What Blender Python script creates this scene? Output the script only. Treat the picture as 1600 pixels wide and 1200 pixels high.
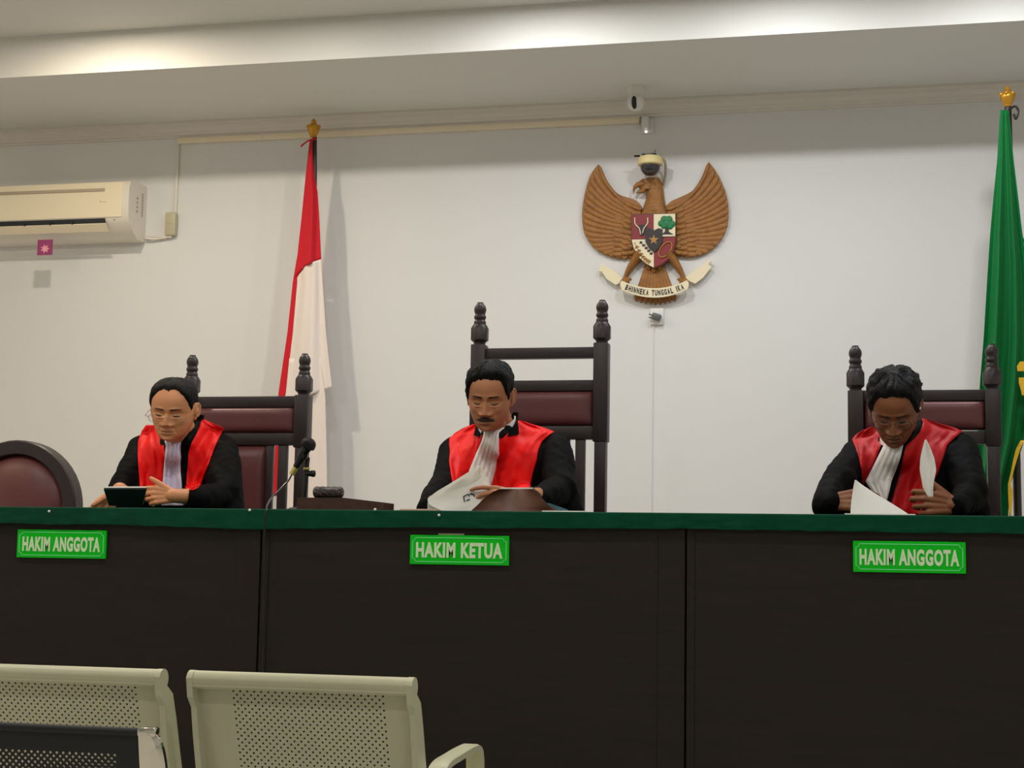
import bpy, math, random
import numpy as np
from mathutils import Vector, Matrix, noise
from mathutils.bvhtree import BVHTree

PI = math.pi
scene = bpy.context.scene
for o in list(bpy.data.objects):
    bpy.data.objects.remove(o)
COL = scene.collection

# ------------------------------------------------------------------ camera
F = 2500.0
CAM = Vector((0.0, 0.0, 1.07))
vpx = Vector((-11000 / F, -95 / F, 1.0)).normalized()          # direction of -X seen by the camera (right, up, forward)
hp = Vector((0.0, -(695 + 11000 * 0.0165 - 600) / F, 1.0))
Xc = -vpx
Zc = hp.cross(vpx).normalized()
if Zc.y < 0:
    Zc = -Zc
Yc = Zc.cross(Xc)                      # in camera coordinates (right, up, forward), left-handed basis: fix the sign
if Yc.z < 0:
    Yc = -Yc
RGT = Vector((Xc[0], Yc[0], Zc[0]))
UPV = Vector((Xc[1], Yc[1], Zc[1]))
FWD = Vector((Xc[2], Yc[2], Zc[2]))
cam_d = bpy.data.cameras.new('camera')
cam_d.sensor_width = 36.0
cam_d.lens = F * 36.0 / 1600.0
cam_d.clip_start = 0.05
cam = bpy.data.objects.new('camera', cam_d)
COL.objects.link(cam)
M3 = Matrix((RGT, UPV, -FWD)).transposed()
cam.matrix_world = Matrix.Translation(CAM) @ M3.to_4x4()
scene.camera = cam

# ------------------------------------------------------------------ world, exposure
scene.view_settings.view_transform = 'Standard'
scene.view_settings.look = 'None'
scene.view_settings.exposure = 0.25
scene.view_settings.gamma = 1.0
scene.view_settings.use_curve_mapping = False
world = bpy.data.worlds.new('world')
scene.world = world
world.use_nodes = True
world.node_tree.nodes['Background'].inputs[0].default_value = (0.55, 0.58, 0.6, 1)
world.node_tree.nodes['Background'].inputs[1].default_value = 0.05

WALL_Y = 7.3
ROOM_X0, ROOM_X1, ROOM_Y0 = -5.6, 2.4, -2.6


def area_light(name, loc, size, watts, color=(1, 1, 1), rot=(0, 0, 0), shape='DISK', size_y=None):
    l = bpy.data.lights.new(name, 'AREA')
    l.shape = shape
    l.size = size
    if size_y:
        l.size_y = size_y
    l.energy = watts
    l.color = color
    o = bpy.data.objects.new(name, l)
    o.location = loc
    o.rotation_euler = rot
    COL.objects.link(o)
    return o


ROW_A_W = 10.5      # the lamps right above the judges
ROW_B_W = 13.5      # unseen lamps added as fill over the visitors and the rear
WARM_W = 14.0


# ------------------------------------------------------------------ picture geometry
def ray(px, py):
    return (RGT * ((px - 800) / F) + UPV * (-(py - 600) / F) + FWD).normalized()


def W(px, py, y):
    r = ray(px, py)
    return CAM + r * ((y - CAM.y) / r.y)


def WZ(px, py, z):
    r = ray(px, py)
    return CAM + r * ((z - CAM.z) / r.z)


def pxm(px, y):
    """pixels per metre at that column and depth"""
    p = W(px, 800, y)
    return F / (p - CAM).dot(FWD)


# ------------------------------------------------------------------ materials
def lin(c):
    c = c / 255.0
    return c / 12.92 if c <= 0.04045 else ((c + 0.055) / 1.055) ** 2.4


def col(r, g, b):
    return (lin(r), lin(g), lin(b), 1.0)


def mat(name, rgb, rough=0.5, metal=0.0, var=0.0, var_scale=8.0, bump=0.0, bump_scale=60.0, spec=0.5,
        sheen=0.0, stretch=(1, 1, 1), vcol=None, emit=None, trans=0.0, alpha=1.0, coat=0.0, sub=0.0):
    m = bpy.data.materials.new(name)
    m.use_nodes = True
    nt = m.node_tree
    b = nt.nodes['Principled BSDF']
    b.inputs['Roughness'].default_value = rough
    b.inputs['Metallic'].default_value = metal
    b.inputs['Specular IOR Level'].default_value = spec
    b.inputs['Coat Weight'].default_value = coat
    b.inputs['Coat Roughness'].default_value = 0.15
    b.inputs['Sheen Weight'].default_value = sheen
    b.inputs['Transmission Weight'].default_value = trans
    b.inputs['Alpha'].default_value = alpha
    if sub:
        b.inputs['Subsurface Weight'].default_value = sub
        b.inputs['Subsurface Radius'].default_value = (0.008, 0.003, 0.0015)
        b.inputs['Subsurface Scale'].default_value = 1.0
    base = col(*rgb)
    tc = nt.nodes.new('ShaderNodeTexCoord')
    mp = nt.nodes.new('ShaderNodeMapping')
    mp.inputs['Scale'].default_value = stretch
    nt.links.new(tc.outputs['Object'], mp.inputs['Vector'])
    b.inputs['Base Color'].default_value = base
    src = None
    if vcol:
        at = nt.nodes.new('ShaderNodeAttribute')
        at.attribute_name = vcol
        src = at.outputs['Color']
    if var > 0:
        n = nt.nodes.new('ShaderNodeTexNoise')
        n.inputs['Scale'].default_value = var_scale
        n.inputs['Detail'].default_value = 6
        nt.links.new(mp.outputs[0], n.inputs['Vector'])
        r = nt.nodes.new('ShaderNodeValToRGB')
        r.color_ramp.elements[0].position = 0.3
        r.color_ramp.elements[1].position = 0.7
        r.color_ramp.elements[0].color = (1 - var, 1 - var, 1 - var, 1)
        r.color_ramp.elements[1].color = (1 + var, 1 + var, 1 + var, 1)
        nt.links.new(n.outputs['Fac'], r.inputs[0])
        mx = nt.nodes.new('ShaderNodeMix')
        mx.data_type = 'RGBA'
        mx.blend_type = 'MULTIPLY'
        mx.inputs[0].default_value = 1
        mx.inputs[6].default_value = base
        if src:
            nt.links.new(src, mx.inputs[6])
        nt.links.new(r.outputs[0], mx.inputs[7])
        src = mx.outputs[2]
    if src:
        nt.links.new(src, b.inputs['Base Color'])
    if bump > 0:
        n = nt.nodes.new('ShaderNodeTexNoise')
        n.inputs['Scale'].default_value = bump_scale
        n.inputs['Detail'].default_value = 4
        nt.links.new(mp.outputs[0], n.inputs['Vector'])
        bp = nt.nodes.new('ShaderNodeBump')
        bp.inputs['Strength'].default_value = bump
        bp.inputs['Distance'].default_value = 0.01
        nt.links.new(n.outputs['Fac'], bp.inputs['Height'])
        nt.links.new(bp.outputs[0], b.inputs['Normal'])
    if emit:
        b.inputs['Emission Color'].default_value = (*emit[0], 1)
        b.inputs['Emission Strength'].default_value = emit[1]
    return m


M_WALL = mat('wall_paint', (223, 223, 221), 0.75, var=0.012, var_scale=1.2, bump=0.03, bump_scale=220, spec=0.3)
M_CEIL = mat('ceiling_paint', (219, 218, 213), 0.85, var=0.01, var_scale=1.0, spec=0.2)
M_TRIM = mat('cornice_paint', (220, 214, 205), 0.7, spec=0.3)
M_FLOOR = mat('floor_tile', (212, 208, 200), 0.35, var=0.05, var_scale=3)
M_DAIS = mat('dais_tile', (205, 200, 190), 0.4, var=0.04, var_scale=3)
M_BENCH = mat('bench_laminate', (36, 31, 25), 0.6, var=0.12, var_scale=6, stretch=(1, 1, 12), spec=0.2, bump=0.04, bump_scale=90)
M_BENCH2 = mat('bench_edge_laminate', (50, 43, 38), 0.5, var=0.1, var_scale=6, stretch=(12, 1, 1), spec=0.4)
M_DARKWOOD = mat('dark_stained_wood', (46, 38, 39), 0.42, var=0.15, var_scale=14, stretch=(6, 6, 1), spec=0.45, bump=0.05, bump_scale=50)
M_MAROON = mat('maroon_leather', (102, 54, 55), 0.42, var=0.08, var_scale=10, bump=0.06, bump_scale=160, spec=0.5)
M_FELT = mat('green_felt', (2, 64, 42), 0.95, var=0.15, var_scale=12, bump=0.25, bump_scale=300, sheen=0.1, spec=0.1)
M_ROBE = mat('black_robe_cloth', (6, 6, 7), 0.75, var=0.1, var_scale=20, bump=0.15, bump_scale=60, spec=0.08)
M_RED = mat('red_satin', (244, 16, 14), 0.55, var=0.05, var_scale=10, bump=0.15, bump_scale=22, spec=0.22, stretch=(2, 2, 0.7))
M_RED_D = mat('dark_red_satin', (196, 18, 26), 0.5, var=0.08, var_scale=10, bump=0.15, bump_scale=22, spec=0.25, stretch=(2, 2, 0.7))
M_JABOT = mat('white_pleated_cotton', (236, 230, 226), 0.85, bump=0.1, bump_scale=80)
M_JABOT_L = mat('lilac_white_cotton', (216, 208, 232), 0.85, bump=0.1, bump_scale=80)
M_PAPER = mat('white_paper', (250, 249, 245), 0.8, spec=0.2)
_nt = M_PAPER.node_tree
_tr = _nt.nodes.new('ShaderNodeBsdfTranslucent')
_tr.inputs['Color'].default_value = col(252, 251, 246)
_mx = _nt.nodes.new('ShaderNodeMixShader')
_mx.inputs[0].default_value = .5
_nt.links.new(_nt.nodes['Principled BSDF'].outputs[0], _mx.inputs[1])
_nt.links.new(_tr.outputs[0], _mx.inputs[2])
_nt.links.new(_mx.outputs[0], _nt.nodes['Material Output'].inputs['Surface'])
M_INK = mat('printed_ink', (70, 70, 72), 0.8)
M_FOLDER = mat('brown_leather_folder', (96, 54, 38), 0.5, var=0.15, var_scale=20, spec=0.5, bump=0.08, bump_scale=120)
M_SLEEVE = mat('teal_plastic', (70, 110, 118), 0.3, spec=0.5, alpha=0.85)
M_SIGN = mat('green_acrylic', (0, 190, 26), 0.45, spec=0.2)
M_SIGN_E = mat('pale_green_line', (120, 236, 150), 0.4)
M_SIGN_T = mat('sign_letter_paint', (208, 232, 190), 0.5)
M_GOLD = mat('gold_paint', (205, 150, 50), 0.35, metal=0.6, var=0.1, var_scale=30)
M_POLE = mat('black_pole_paint', (38, 32, 30), 0.35)
M_FRED = mat('flag_red_cloth', (208, 30, 44), 0.7, bump=0.05, bump_scale=200, sheen=0.1, spec=0.2)
M_FWHITE = mat('flag_white_cloth', (236, 224, 216), 0.75, bump=0.05, bump_scale=200, spec=0.2)
M_FGREEN = mat('flag_green_satin', (0, 110, 50), 0.55, bump=0.06, bump_scale=150, sheen=0.05, spec=0.2)
M_FRINGE = mat('gold_fringe', (236, 186, 30), 0.6, bump=0.6, bump_scale=300)
M_AC = mat('cream_plastic', (236, 224, 196), 0.35, spec=0.4)
M_AC2 = mat('aged_white_plastic', (226, 220, 208), 0.4)
M_WPLASTIC = mat('white_plastic', (225, 224, 218), 0.35)
M_OLIVE = mat('yellowed_plastic', (186, 180, 150), 0.45)
M_BLACK = mat('black_plastic', (18, 18, 20), 0.3)
M_SLOT = mat('dark_vent', (22, 28, 36), 0.5)
M_GREYP = mat('grey_strip_plastic', (176, 160, 140), 0.4)
M_SMOKE = mat('smoked_dome', (52, 50, 56), 0.08, spec=0.7, alpha=0.92)
M_WOODC = mat('carved_teak', (150, 100, 44), 0.5, var=0.18, var_scale=30, spec=0.45, bump=0.25, bump_scale=70)
M_WOODD = mat('carved_teak_dark', (96, 60, 32), 0.5, var=0.2, var_scale=30, spec=0.4, bump=0.25, bump_scale=70)
M_EMR = mat('shield_red', (134, 34, 40), 0.5)
M_EMW = mat('shield_cream', (236, 224, 190), 0.55)
M_EMB = mat('shield_black', (40, 34, 36), 0.5)
M_EMG = mat('tree_green', (16, 120, 66), 0.5)
M_EMO = mat('rice_ochre', (176, 128, 56), 0.5)
M_BEAM = mat('cream_powder_coat', (190, 188, 158), 0.42, spec=0.45, var=0.03, var_scale=5)
M_CHROME = mat('chrome', (220, 215, 200), 0.12, metal=1.0)
M_MESHB = mat('black_perforated_vinyl', (14, 14, 16), 0.6)
M_STEEL = mat('grey_steel', (150, 152, 150), 0.35, metal=0.7)
M_MICG = mat('microphone_grille', (30, 30, 32), 0.35, metal=0.7, bump=0.8, bump_scale=700)
M_MICB = mat('microphone_body', (24, 24, 26), 0.18, metal=0.5, spec=0.8)
M_BRASS = mat('brass_connector', (214, 200, 110), 0.3, metal=0.7)
M_CARVE = mat('carved_dark_wood', (50, 40, 36), 0.3, var=0.3, var_scale=60, bump=1.0, bump_scale=130, spec=0.6)
M_GBASE = mat('dark_red_wood', (72, 46, 38), 0.4, var=0.2, var_scale=30, spec=0.4, bump=0.1, bump_scale=90)
M_PINK = mat('magenta_card', (150, 60, 110), 0.6)
M_PINK2 = mat('pink_print', (240, 160, 175), 0.6)
M_LAMP = mat('lamp_diffuser', (250, 250, 250), 0.4, emit=((1.0, 0.97, 0.92), 6.0))
M_LED = mat('led_indicator', (255, 255, 255), 0.3, emit=((0.9, 0.95, 1.0), 4.0))
M_TROUSER = mat('black_trousers', (24, 24, 28), 0.9)
M_SHOE = mat('black_shoe_leather', (15, 14, 14), 0.3)
M_GLASS = mat('spectacle_lens', (40, 40, 40), 0.02, alpha=0.05, spec=0.6)
M_RIM = mat('thin_gold_rim', (190, 165, 125), 0.3, metal=0.8)
M_RIMD = mat('thin_dark_rim', (90, 78, 70), 0.3, metal=0.8)


# ------------------------------------------------------------------ mesh helpers
class MB:
    def __init__(s):
        s.v = []
        s.f = []
        s.m = []

    def add(s, verts, faces, mi=0):
        n = len(s.v)
        s.v.extend([tuple(p) for p in verts])
        s.f.extend([tuple(n + i for i in f) for f in faces])
        s.m.extend([mi] * len(faces))
        return s

    def box(s, lo, hi, bev=0.0, mi=0, rot=None, piv=None):
        x0, y0, z0 = lo
        x1, y1, z1 = hi
        if bev <= 0:
            v = [(x, y, z) for z in (z0, z1) for y in (y0, y1) for x in (x0, x1)]
            f = [(0, 2, 3, 1), (4, 5, 7, 6), (0, 1, 5, 4), (2, 6, 7, 3), (0, 4, 6, 2), (1, 3, 7, 5)]
        else:
            b = min(bev, (x1 - x0) * .49, (y1 - y0) * .49, (z1 - z0) * .49)
            import bmesh
            bm = bmesh.new()
            bmesh.ops.create_cube(bm, size=1)
            for q in bm.verts:
                q.co = Vector(((x0 + x1) / 2 + q.co.x * (x1 - x0), (y0 + y1) / 2 + q.co.y * (y1 - y0), (z0 + z1) / 2 + q.co.z * (z1 - z0)))
            bmesh.ops.bevel(bm, geom=list(bm.edges), offset=b, segments=2, affect='EDGES', profile=0.5)
            bm.verts.ensure_lookup_table()
            v = [tuple(q.co) for q in bm.verts]
            f = [tuple(q.index for q in fc.verts) for fc in bm.faces]
            bm.free()
        if rot is not None:
            pv = Vector(piv) if piv is not None else Vector(((x0 + x1) / 2, (y0 + y1) / 2, (z0 + z1) / 2))
            v = [tuple(pv + rot @ (Vector(p) - pv)) for p in v]
        return s.add(v, f, mi)

    def rings(s, rings, cap=True, closed=True, mi=0):
        n = len(rings[0])
        v = [p for r in rings for p in r]
        f = []
        for i in range(len(rings) - 1):
            for j in range(n if closed else n - 1):
                k = (j + 1) % n
                f.append((i * n + j, i * n + k, (i + 1) * n + k, (i + 1) * n + j))
        if cap and closed:
            f.append(tuple(range(n - 1, -1, -1)))
            f.append(tuple((len(rings) - 1) * n + j for j in range(n)))
        return s.add(v, f, mi)

    def lathe(s, prof, c, axis=(0, 0, 1), seg=24, mi=0, phase=0.0):
        a = Vector(axis).normalized()
        t = Vector((1, 0, 0)) if abs(a.x) < .9 else Vector((0, 1, 0))
        u = a.cross(t).normalized()
        w = a.cross(u)
        c = Vector(c)
        rr = []
        for r, h in prof:
            rr.append([c + a * h + (u * math.cos(2 * PI * j / seg + phase) + w * math.sin(2 * PI * j / seg + phase)) * max(r, 1e-5) for j in range(seg)])
        return s.rings(rr, True, True, mi)

    def tube(s, pts, rad, seg=10, mi=0, flat=None):
        pts = [Vector(p) for p in pts]
        n = len(pts)
        rr = []
        up = Vector((0, 0, 1))
        prev = None
        for i, p in enumerate(pts):
            d = (pts[min(i + 1, n - 1)] - pts[max(i - 1, 0)]).normalized()
            if prev is None:
                t = up if abs(d.z) < .9 else Vector((1, 0, 0))
                u = d.cross(t).normalized()
            else:
                u = (prev - d * prev.dot(d)).normalized()
            prev = u
            w = d.cross(u)
            r = rad[i] if isinstance(rad, (list, tuple)) else rad
            rr.append([p + (u * math.cos(2 * PI * j / seg) + w * math.sin(2 * PI * j / seg) * (flat or 1)) * r for j in range(seg)])
        return s.rings(rr, True, True, mi)

    def cone(s, p0, r0, p1, r1, seg=16, mi=0, sc=None):
        """round-ended tapered capsule"""
        p0, p1 = Vector(p0), Vector(p1)
        d = p1 - p0
        L = d.length
        a = d / L if L > 1e-6 else Vector((0, 0, 1))
        t = Vector((1, 0, 0)) if abs(a.x) < .8 else Vector((0, 1, 0))
        u = a.cross(t).normalized()
        w = a.cross(u)
        rr = []
        for k in range(1, 6):
            th = PI / 2 * k / 5
            rr.append((p0 - a * r0 * math.cos(th), r0 * math.sin(th)))
        rr = [(p0 - a * r0, 1e-4)] + rr
        for k in range(0, 5):
            th = PI / 2 * k / 5
            rr.append((p1 + a * r1 * math.sin(th), r1 * math.cos(th)))
        rr.append((p1 + a * r1, 1e-4))
        out = [[c + (u * math.cos(2 * PI * j / seg) + w * math.sin(2 * PI * j / seg)) * r for j in range(seg)] for c, r in rr]
        return s.rings(out, True, True, mi)

    def ell(s, c, r, rot=None, seg=24, mi=0):
        c = Vector(c)
        R = rot or Matrix.Identity(3)
        rr = []
        n = seg // 2
        for i in range(n + 1):
            t = PI * i / n
            k = max(math.sin(t), 1e-3)
            rr.append([c + R @ Vector((r[0] * k * math.cos(2 * PI * j / seg), r[1] * k * math.sin(2 * PI * j / seg), -r[2] * math.cos(t))) for j in range(seg)])
        return s.rings(rr, True, True, mi)

    def prism(s, poly, ext, mi=0):
        """poly: list of Vectors (planar), extruded by ext"""
        n = len(poly)
        e = Vector(ext)
        v = [Vector(p) for p in poly] + [Vector(p) + e for p in poly]
        f = [tuple(range(n)), tuple(range(2 * n - 1, n - 1, -1))]
        for i in range(n):
            k = (i + 1) % n
            f.append((i, i + n, k + n, k))
        return s.add(v, f, mi)

    def grid(s, fn, nu, nv, mi=0):
        v = [fn(i / nu, j / nv) for j in range(nv + 1) for i in range(nu + 1)]
        f = [(j * (nu + 1) + i, j * (nu + 1) + i + 1, (j + 1) * (nu + 1) + i + 1, (j + 1) * (nu + 1) + i) for j in range(nv) for i in range(nu)]
        return s.add(v, f, mi)

    def slab(s, fn, nu, nv, off, mi=0):
        """a grid with thickness: fn(u,v)->point, off(p,u,v)->vector of the back side"""
        A = [[Vector(fn(i / nu, j / nv)) for i in range(nu + 1)] for j in range(nv + 1)]
        n = (nu + 1) * (nv + 1)
        v = [p for r in A for p in r]
        v += [p + Vector(off(p, (k % (nu + 1)) / nu, (k // (nu + 1)) / nv) if callable(off) else off) for k, p in enumerate(v)]
        idx = lambda i, j: j * (nu + 1) + i
        f = []
        for j in range(nv):
            for i in range(nu):
                q = (idx(i, j), idx(i + 1, j), idx(i + 1, j + 1), idx(i, j + 1))
                f.append(q)
                f.append(tuple(n + k for k in reversed(q)))
        for i in range(nu):
            f.append((idx(i + 1, 0), idx(i, 0), n + idx(i, 0), n + idx(i + 1, 0)))
            f.append((idx(i, nv), idx(i + 1, nv), n + idx(i + 1, nv), n + idx(i, nv)))
        for j in range(nv):
            f.append((idx(0, j), idx(0, j + 1), n + idx(0, j + 1), n + idx(0, j)))
            f.append((idx(nu, j + 1), idx(nu, j), n + idx(nu, j), n + idx(nu, j + 1)))
        return s.add(v, f, mi)


def fix_normals(me):
    import bmesh
    bm = bmesh.new()
    bm.from_mesh(me)
    bmesh.ops.recalc_face_normals(bm, faces=bm.faces)
    bm.to_mesh(me)
    bm.free()


def obj(name, mb, mats, parent=None, smooth=True, label=None, angle=40, normals=True):
    me = bpy.data.meshes.new(name)
    if isinstance(mb, MB):
        me.from_pydata(mb.v, [], mb.f)
        if any(mb.m):
            me.polygons.foreach_set('material_index', mb.m)
    else:
        me.from_pydata(mb[0], [], mb[1])
    for m in (mats if isinstance(mats, (list, tuple)) else [mats]):
        me.materials.append(m)
    me.update()
    if normals:
        fix_normals(me)
    if smooth:
        me.polygons.foreach_set('use_smooth', [True] * len(me.polygons))
        if angle < 180:
            me.set_sharp_from_angle(angle=math.radians(angle))
    o = bpy.data.objects.new(name, me)
    COL.objects.link(o)
    if parent is not None:
        o.parent = parent
        w = Matrix.Identity(4)
        q = parent
        while q is not None:
            w = Matrix.Translation(q.location) @ q.matrix_parent_inverse @ w if False else w
            q = q.parent
        o.matrix_parent_inverse = WM[parent.name].inverted()
    WM[o.name] = Matrix.Identity(4) if parent is None else Matrix.Identity(4)
    if label:
        o['label'] = label
    return o


WM = {}


def thing(name, label, cat, loc, group=None):
    o = bpy.data.objects.new(name, None)
    o.empty_display_size = 0.05
    COL.objects.link(o)
    o.location = loc
    o['label'] = label
    o['category'] = cat
    if group:
        o['group'] = group
    WM[o.name] = Matrix.Translation(Vector(loc))
    return o


def tag(o, label, cat, group=None, kind=None):
    o['label'] = label
    o['category'] = cat
    if group:
        o['group'] = group
    if kind:
        o['kind'] = kind
    return o


def struct(name, mb, m, parent=None, **k):
    o = obj(name, mb, m, parent, **k)
    if parent is None:
        o['kind'] = 'structure'
    return o


def lerp(a, b, t):
    return a + (b - a) * t


def interp(x, xs, ys):
    return float(np.interp(x, xs, ys))


def sstep(a, b, x):
    t = min(1, max(0, (x - a) / (b - a)))
    return t * t * (3 - 2 * t)


def crom(pts, n):
    """catmull-rom through pts, n samples per span"""
    P = [Vector(p) for p in pts]
    P = [P[0] * 2 - P[1]] + P + [P[-1] * 2 - P[-2]]
    out = []
    for i in range(1, len(P) - 2):
        for k in range(n):
            t = k / n
            a, b, c, d = P[i - 1], P[i], P[i + 1], P[i + 2]
            out.append(0.5 * ((2 * b) + (c - a) * t + (2 * a - 5 * b + 4 * c - d) * t * t + (3 * b - a - 3 * c + d) * t ** 3))
    out.append(P[-2])
    return out


def voxel(mb, size, smooth=2, lam=0.5):
    """union of the closed pieces of mb as one continuous surface"""
    me = bpy.data.meshes.new('tmp')
    me.from_pydata(mb.v, [], mb.f)
    me.update()
    fix_normals(me)
    o = bpy.data.objects.new('tmp', me)
    COL.objects.link(o)
    md = o.modifiers.new('r', 'REMESH')
    md.mode = 'VOXEL'
    md.voxel_size = size
    dg = bpy.context.evaluated_depsgraph_get()
    ev = o.evaluated_get(dg)
    m2 = bpy.data.meshes.new_from_object(ev)
    n = len(m2.vertices)
    co = np.empty(n * 3)
    m2.vertices.foreach_get('co', co)
    co = co.reshape(-1, 3)
    faces = [tuple(p.vertices) for p in m2.polygons]
    e = np.empty(len(m2.edges) * 2, dtype=np.int64)
    m2.edges.foreach_get('vertices', e)
    e = e.reshape(-1, 2)
    bpy.data.objects.remove(o)
    bpy.data.meshes.remove(me)
    bpy.data.meshes.remove(m2)
    co = laplace(co, e, smooth, lam)
    return co, faces, e


def laplace(co, e, it, lam=0.5):
    n = len(co)
    deg = np.bincount(e.ravel(), minlength=n).astype(float)
    deg[deg == 0] = 1
    for _ in range(it):
        acc = np.zeros_like(co)
        for c in range(3):
            acc[:, c] = np.bincount(e[:, 0], co[e[:, 1], c], n) + np.bincount(e[:, 1], co[e[:, 0], c], n)
        co = co + lam * (acc / deg[:, None] - co)
    return co


def vnormals(co, faces):
    q = np.array([f if len(f) == 4 else (f[0], f[1], f[2], f[2]) for f in faces])
    nn = np.cross(co[q[:, 2]] - co[q[:, 0]], co[q[:, 3]] - co[q[:, 1]])
    out = np.zeros_like(co)
    for k in range(4):
        for c in range(3):
            out[:, c] += np.bincount(q[:, k], nn[:, c], len(co))
    return out / np.maximum(np.linalg.norm(out, axis=1), 1e-12)[:, None]


# ------------------------------------------------------------------ the room
ZC = W(800, 164, WALL_Y - .06).z                       # soffit height
pe = WZ(800, 77, ZC)
EDGE_Y = pe.y                                    # front edge of the soffit
ZU = ZC + 0.19
CB = W(800, 193, WALL_Y).z - ZC                  # cornice bottom
DAIS_Z = 0.45
BENCH_Y = 4.55
BENCH_TOP = W(800, 799, BENCH_Y).z
print('soffit', ZC, 'edge', EDGE_Y, 'bench top', BENCH_TOP)

mb = MB().box((ROOM_X0 - .1, WALL_Y, 0), (ROOM_X1 + .1, WALL_Y + .12, ZU + .1))
struct('wall_back', mb, M_WALL, smooth=False)
struct('wall_left', MB().box((ROOM_X0 - .12, ROOM_Y0, 0), (ROOM_X0, WALL_Y, ZU + .1)), M_WALL, smooth=False)
struct('wall_right', MB().box((ROOM_X1, ROOM_Y0, 0), (ROOM_X1 + .12, WALL_Y, ZU + .1)), M_WALL, smooth=False)
struct('wall_front', MB().box((ROOM_X0 - .12, ROOM_Y0 - .12, 0), (ROOM_X1 + .12, ROOM_Y0, ZU + .1)), M_WALL, smooth=False)
struct('floor', MB().box((ROOM_X0 - .12, ROOM_Y0 - .12, -.1), (ROOM_X1 + .12, WALL_Y + .12, 0)), M_FLOOR, smooth=False)
struct('ceiling', MB().box((ROOM_X0, ROOM_Y0, ZU), (ROOM_X1, WALL_Y, ZU + .1)), M_CEIL, smooth=False)
struct('trim_1', MB().box((ROOM_X0, EDGE_Y, ZC), (ROOM_X1, WALL_Y, ZU)), M_CEIL, smooth=False)
# cornice moulding along the back wall
prof = [(0, 0), (0, CB), (-.012, CB), (-.014, CB * .86), (-.024, CB * .84), (-.028, CB * .62), (-.042, CB * .40), (-.046, CB * .24), (-.058, CB * .20), (-.06, CB * .12), (-.06, 0)]
r0 = [Vector((ROOM_X0, WALL_Y + a, ZC + b)) for a, b in prof]
r1 = [Vector((ROOM_X1, WALL_Y + a, ZC + b)) for a, b in prof]
struct('trim_2', MB().rings([r0, r1]), M_TRIM, smooth=False)
struct('floor_dais', MB().box((ROOM_X0, BENCH_Y + .02, 0), (ROOM_X1, WALL_Y, DAIS_Z)), M_DAIS, smooth=False)

# lamps
LAMP_Y = EDGE_Y - .54


def ceiling_lamp(x, y, watts, color, where, group, k=1.0):
    t = thing('ceiling_light', 'round recessed ceiling light ' + where, 'light', (x, y, ZU), group)
    obj('lamp_ring', MB().lathe([(.062 * k, 0), (.085 * k, 0), (.085 * k, -.006), (.078 * k, -.012), (.064 * k, -.012), (.062 * k, -.004)], (x, y, ZU)), M_WPLASTIC, t)
    obj('diffuser', MB().lathe([(.062 * k, -.002), (.062 * k, -.008), (.05 * k, -.010), (0, -.011)], (x, y, ZU)), M_LAMP, t)
    l = area_light('lamp_light', (x, y, ZU - .016), .12 * k, watts, color)
    l.parent = t
    l.matrix_parent_inverse = WM[t.name].inverted()
    return t


xs = [W(px, 0, LAMP_Y).x for px in (110, 450, 815)] + [-.35, .55]
for i, x in enumerate(xs):
    ceiling_lamp(x, LAMP_Y, ROW_A_W * (1.6, .4, 1.15, 1.0, 0.9)[i], ((1, .88, .70), (1, .94, .86), (1, 1, .99), (.97, .99, 1), (.97, .99, 1))[i],
                 'over the judges, ' + ('farthest left', 'second from the left', 'in the middle', 'second from the right', 'farthest right')[i], 'ceiling lights over the bench')
for i, (x, y) in enumerate([(-3.2, 3.55), (-1.3, 3.55), (.7, 3.55), (-3.2, 0.6), (-1.2, .6), (.8, .6)]):  # fill lamps added out of view to light faces, seats and soffit
    ceiling_lamp(x, y, ROW_B_W, (1, .97, .92), ('added as fill over the visitor seats, left', 'added as fill over the visitor seats, middle', 'added as fill over the visitor seats, right',
                 'added as fill at the rear of the room, left', 'added as fill at the rear of the room, middle', 'added as fill at the rear of the room, right')[i], 'added fill lights over the visitors')
ceiling_lamp(-4.9, 3.9, WARM_W, (1, .72, .42), 'added to warm the left wall, wide and out of view', 'ceiling lights over the bench', 5.0)  # unseen soft lamp added to tint the left wall warm

# ------------------------------------------------------------------ the judges' bench
xs0, xs1 = W(409, 830, BENCH_Y).x, W(1072, 830, BENCH_Y).x
XL, XR = W(-260, 830, BENCH_Y).x, W(1900, 830, BENCH_Y).x
TOP = BENCH_TOP
for (a, b, lb) in ((XL, xs0 - .003, 'dark brown laminate judges bench section at the left with an anggota sign'),
                   (xs0 + .003, xs1 - .003, 'dark brown laminate judges bench section in the middle below the tall chair'),
                   (xs1 + .003, XR, 'dark brown laminate judges bench section at the right in front of the green flag')):
    t = thing('judges_bench', lb, 'desk', ((a + b) / 2, BENCH_Y, 0), 'sections of the judges bench')
    obj('front_panel', MB().box((a + .022, BENCH_Y, 0.1), (b - .075, BENCH_Y + .018, TOP - .03), .001), M_BENCH, t, smooth=False)
    for (c, d) in ((a, a + .022), (b - .075, b)):
        obj('side_stile', MB().box((c, BENCH_Y - .002, 0.0), (d, BENCH_Y + .03, TOP - .03), .001), M_BENCH, t, smooth=False)
    obj('plinth', MB().box((a + .075, BENCH_Y + .004, 0), (b - .075, BENCH_Y + .02, .1)), M_BENCH2, t, smooth=False)
    obj('worktop', MB().box((a, BENCH_Y - .012, TOP - .03), (b, BENCH_Y + .58, TOP - .004), .002), M_BENCH2, t, smooth=False)
    for c in (a + .004, b - .022):
        obj('end_panel', MB().box((c, BENCH_Y + .03, DAIS_Z), (c + .018, BENCH_Y + .56, TOP - .03)), M_BENCH2, t, smooth=False)

# green felt over the bench, hanging over the front edge
nx = 420


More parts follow.
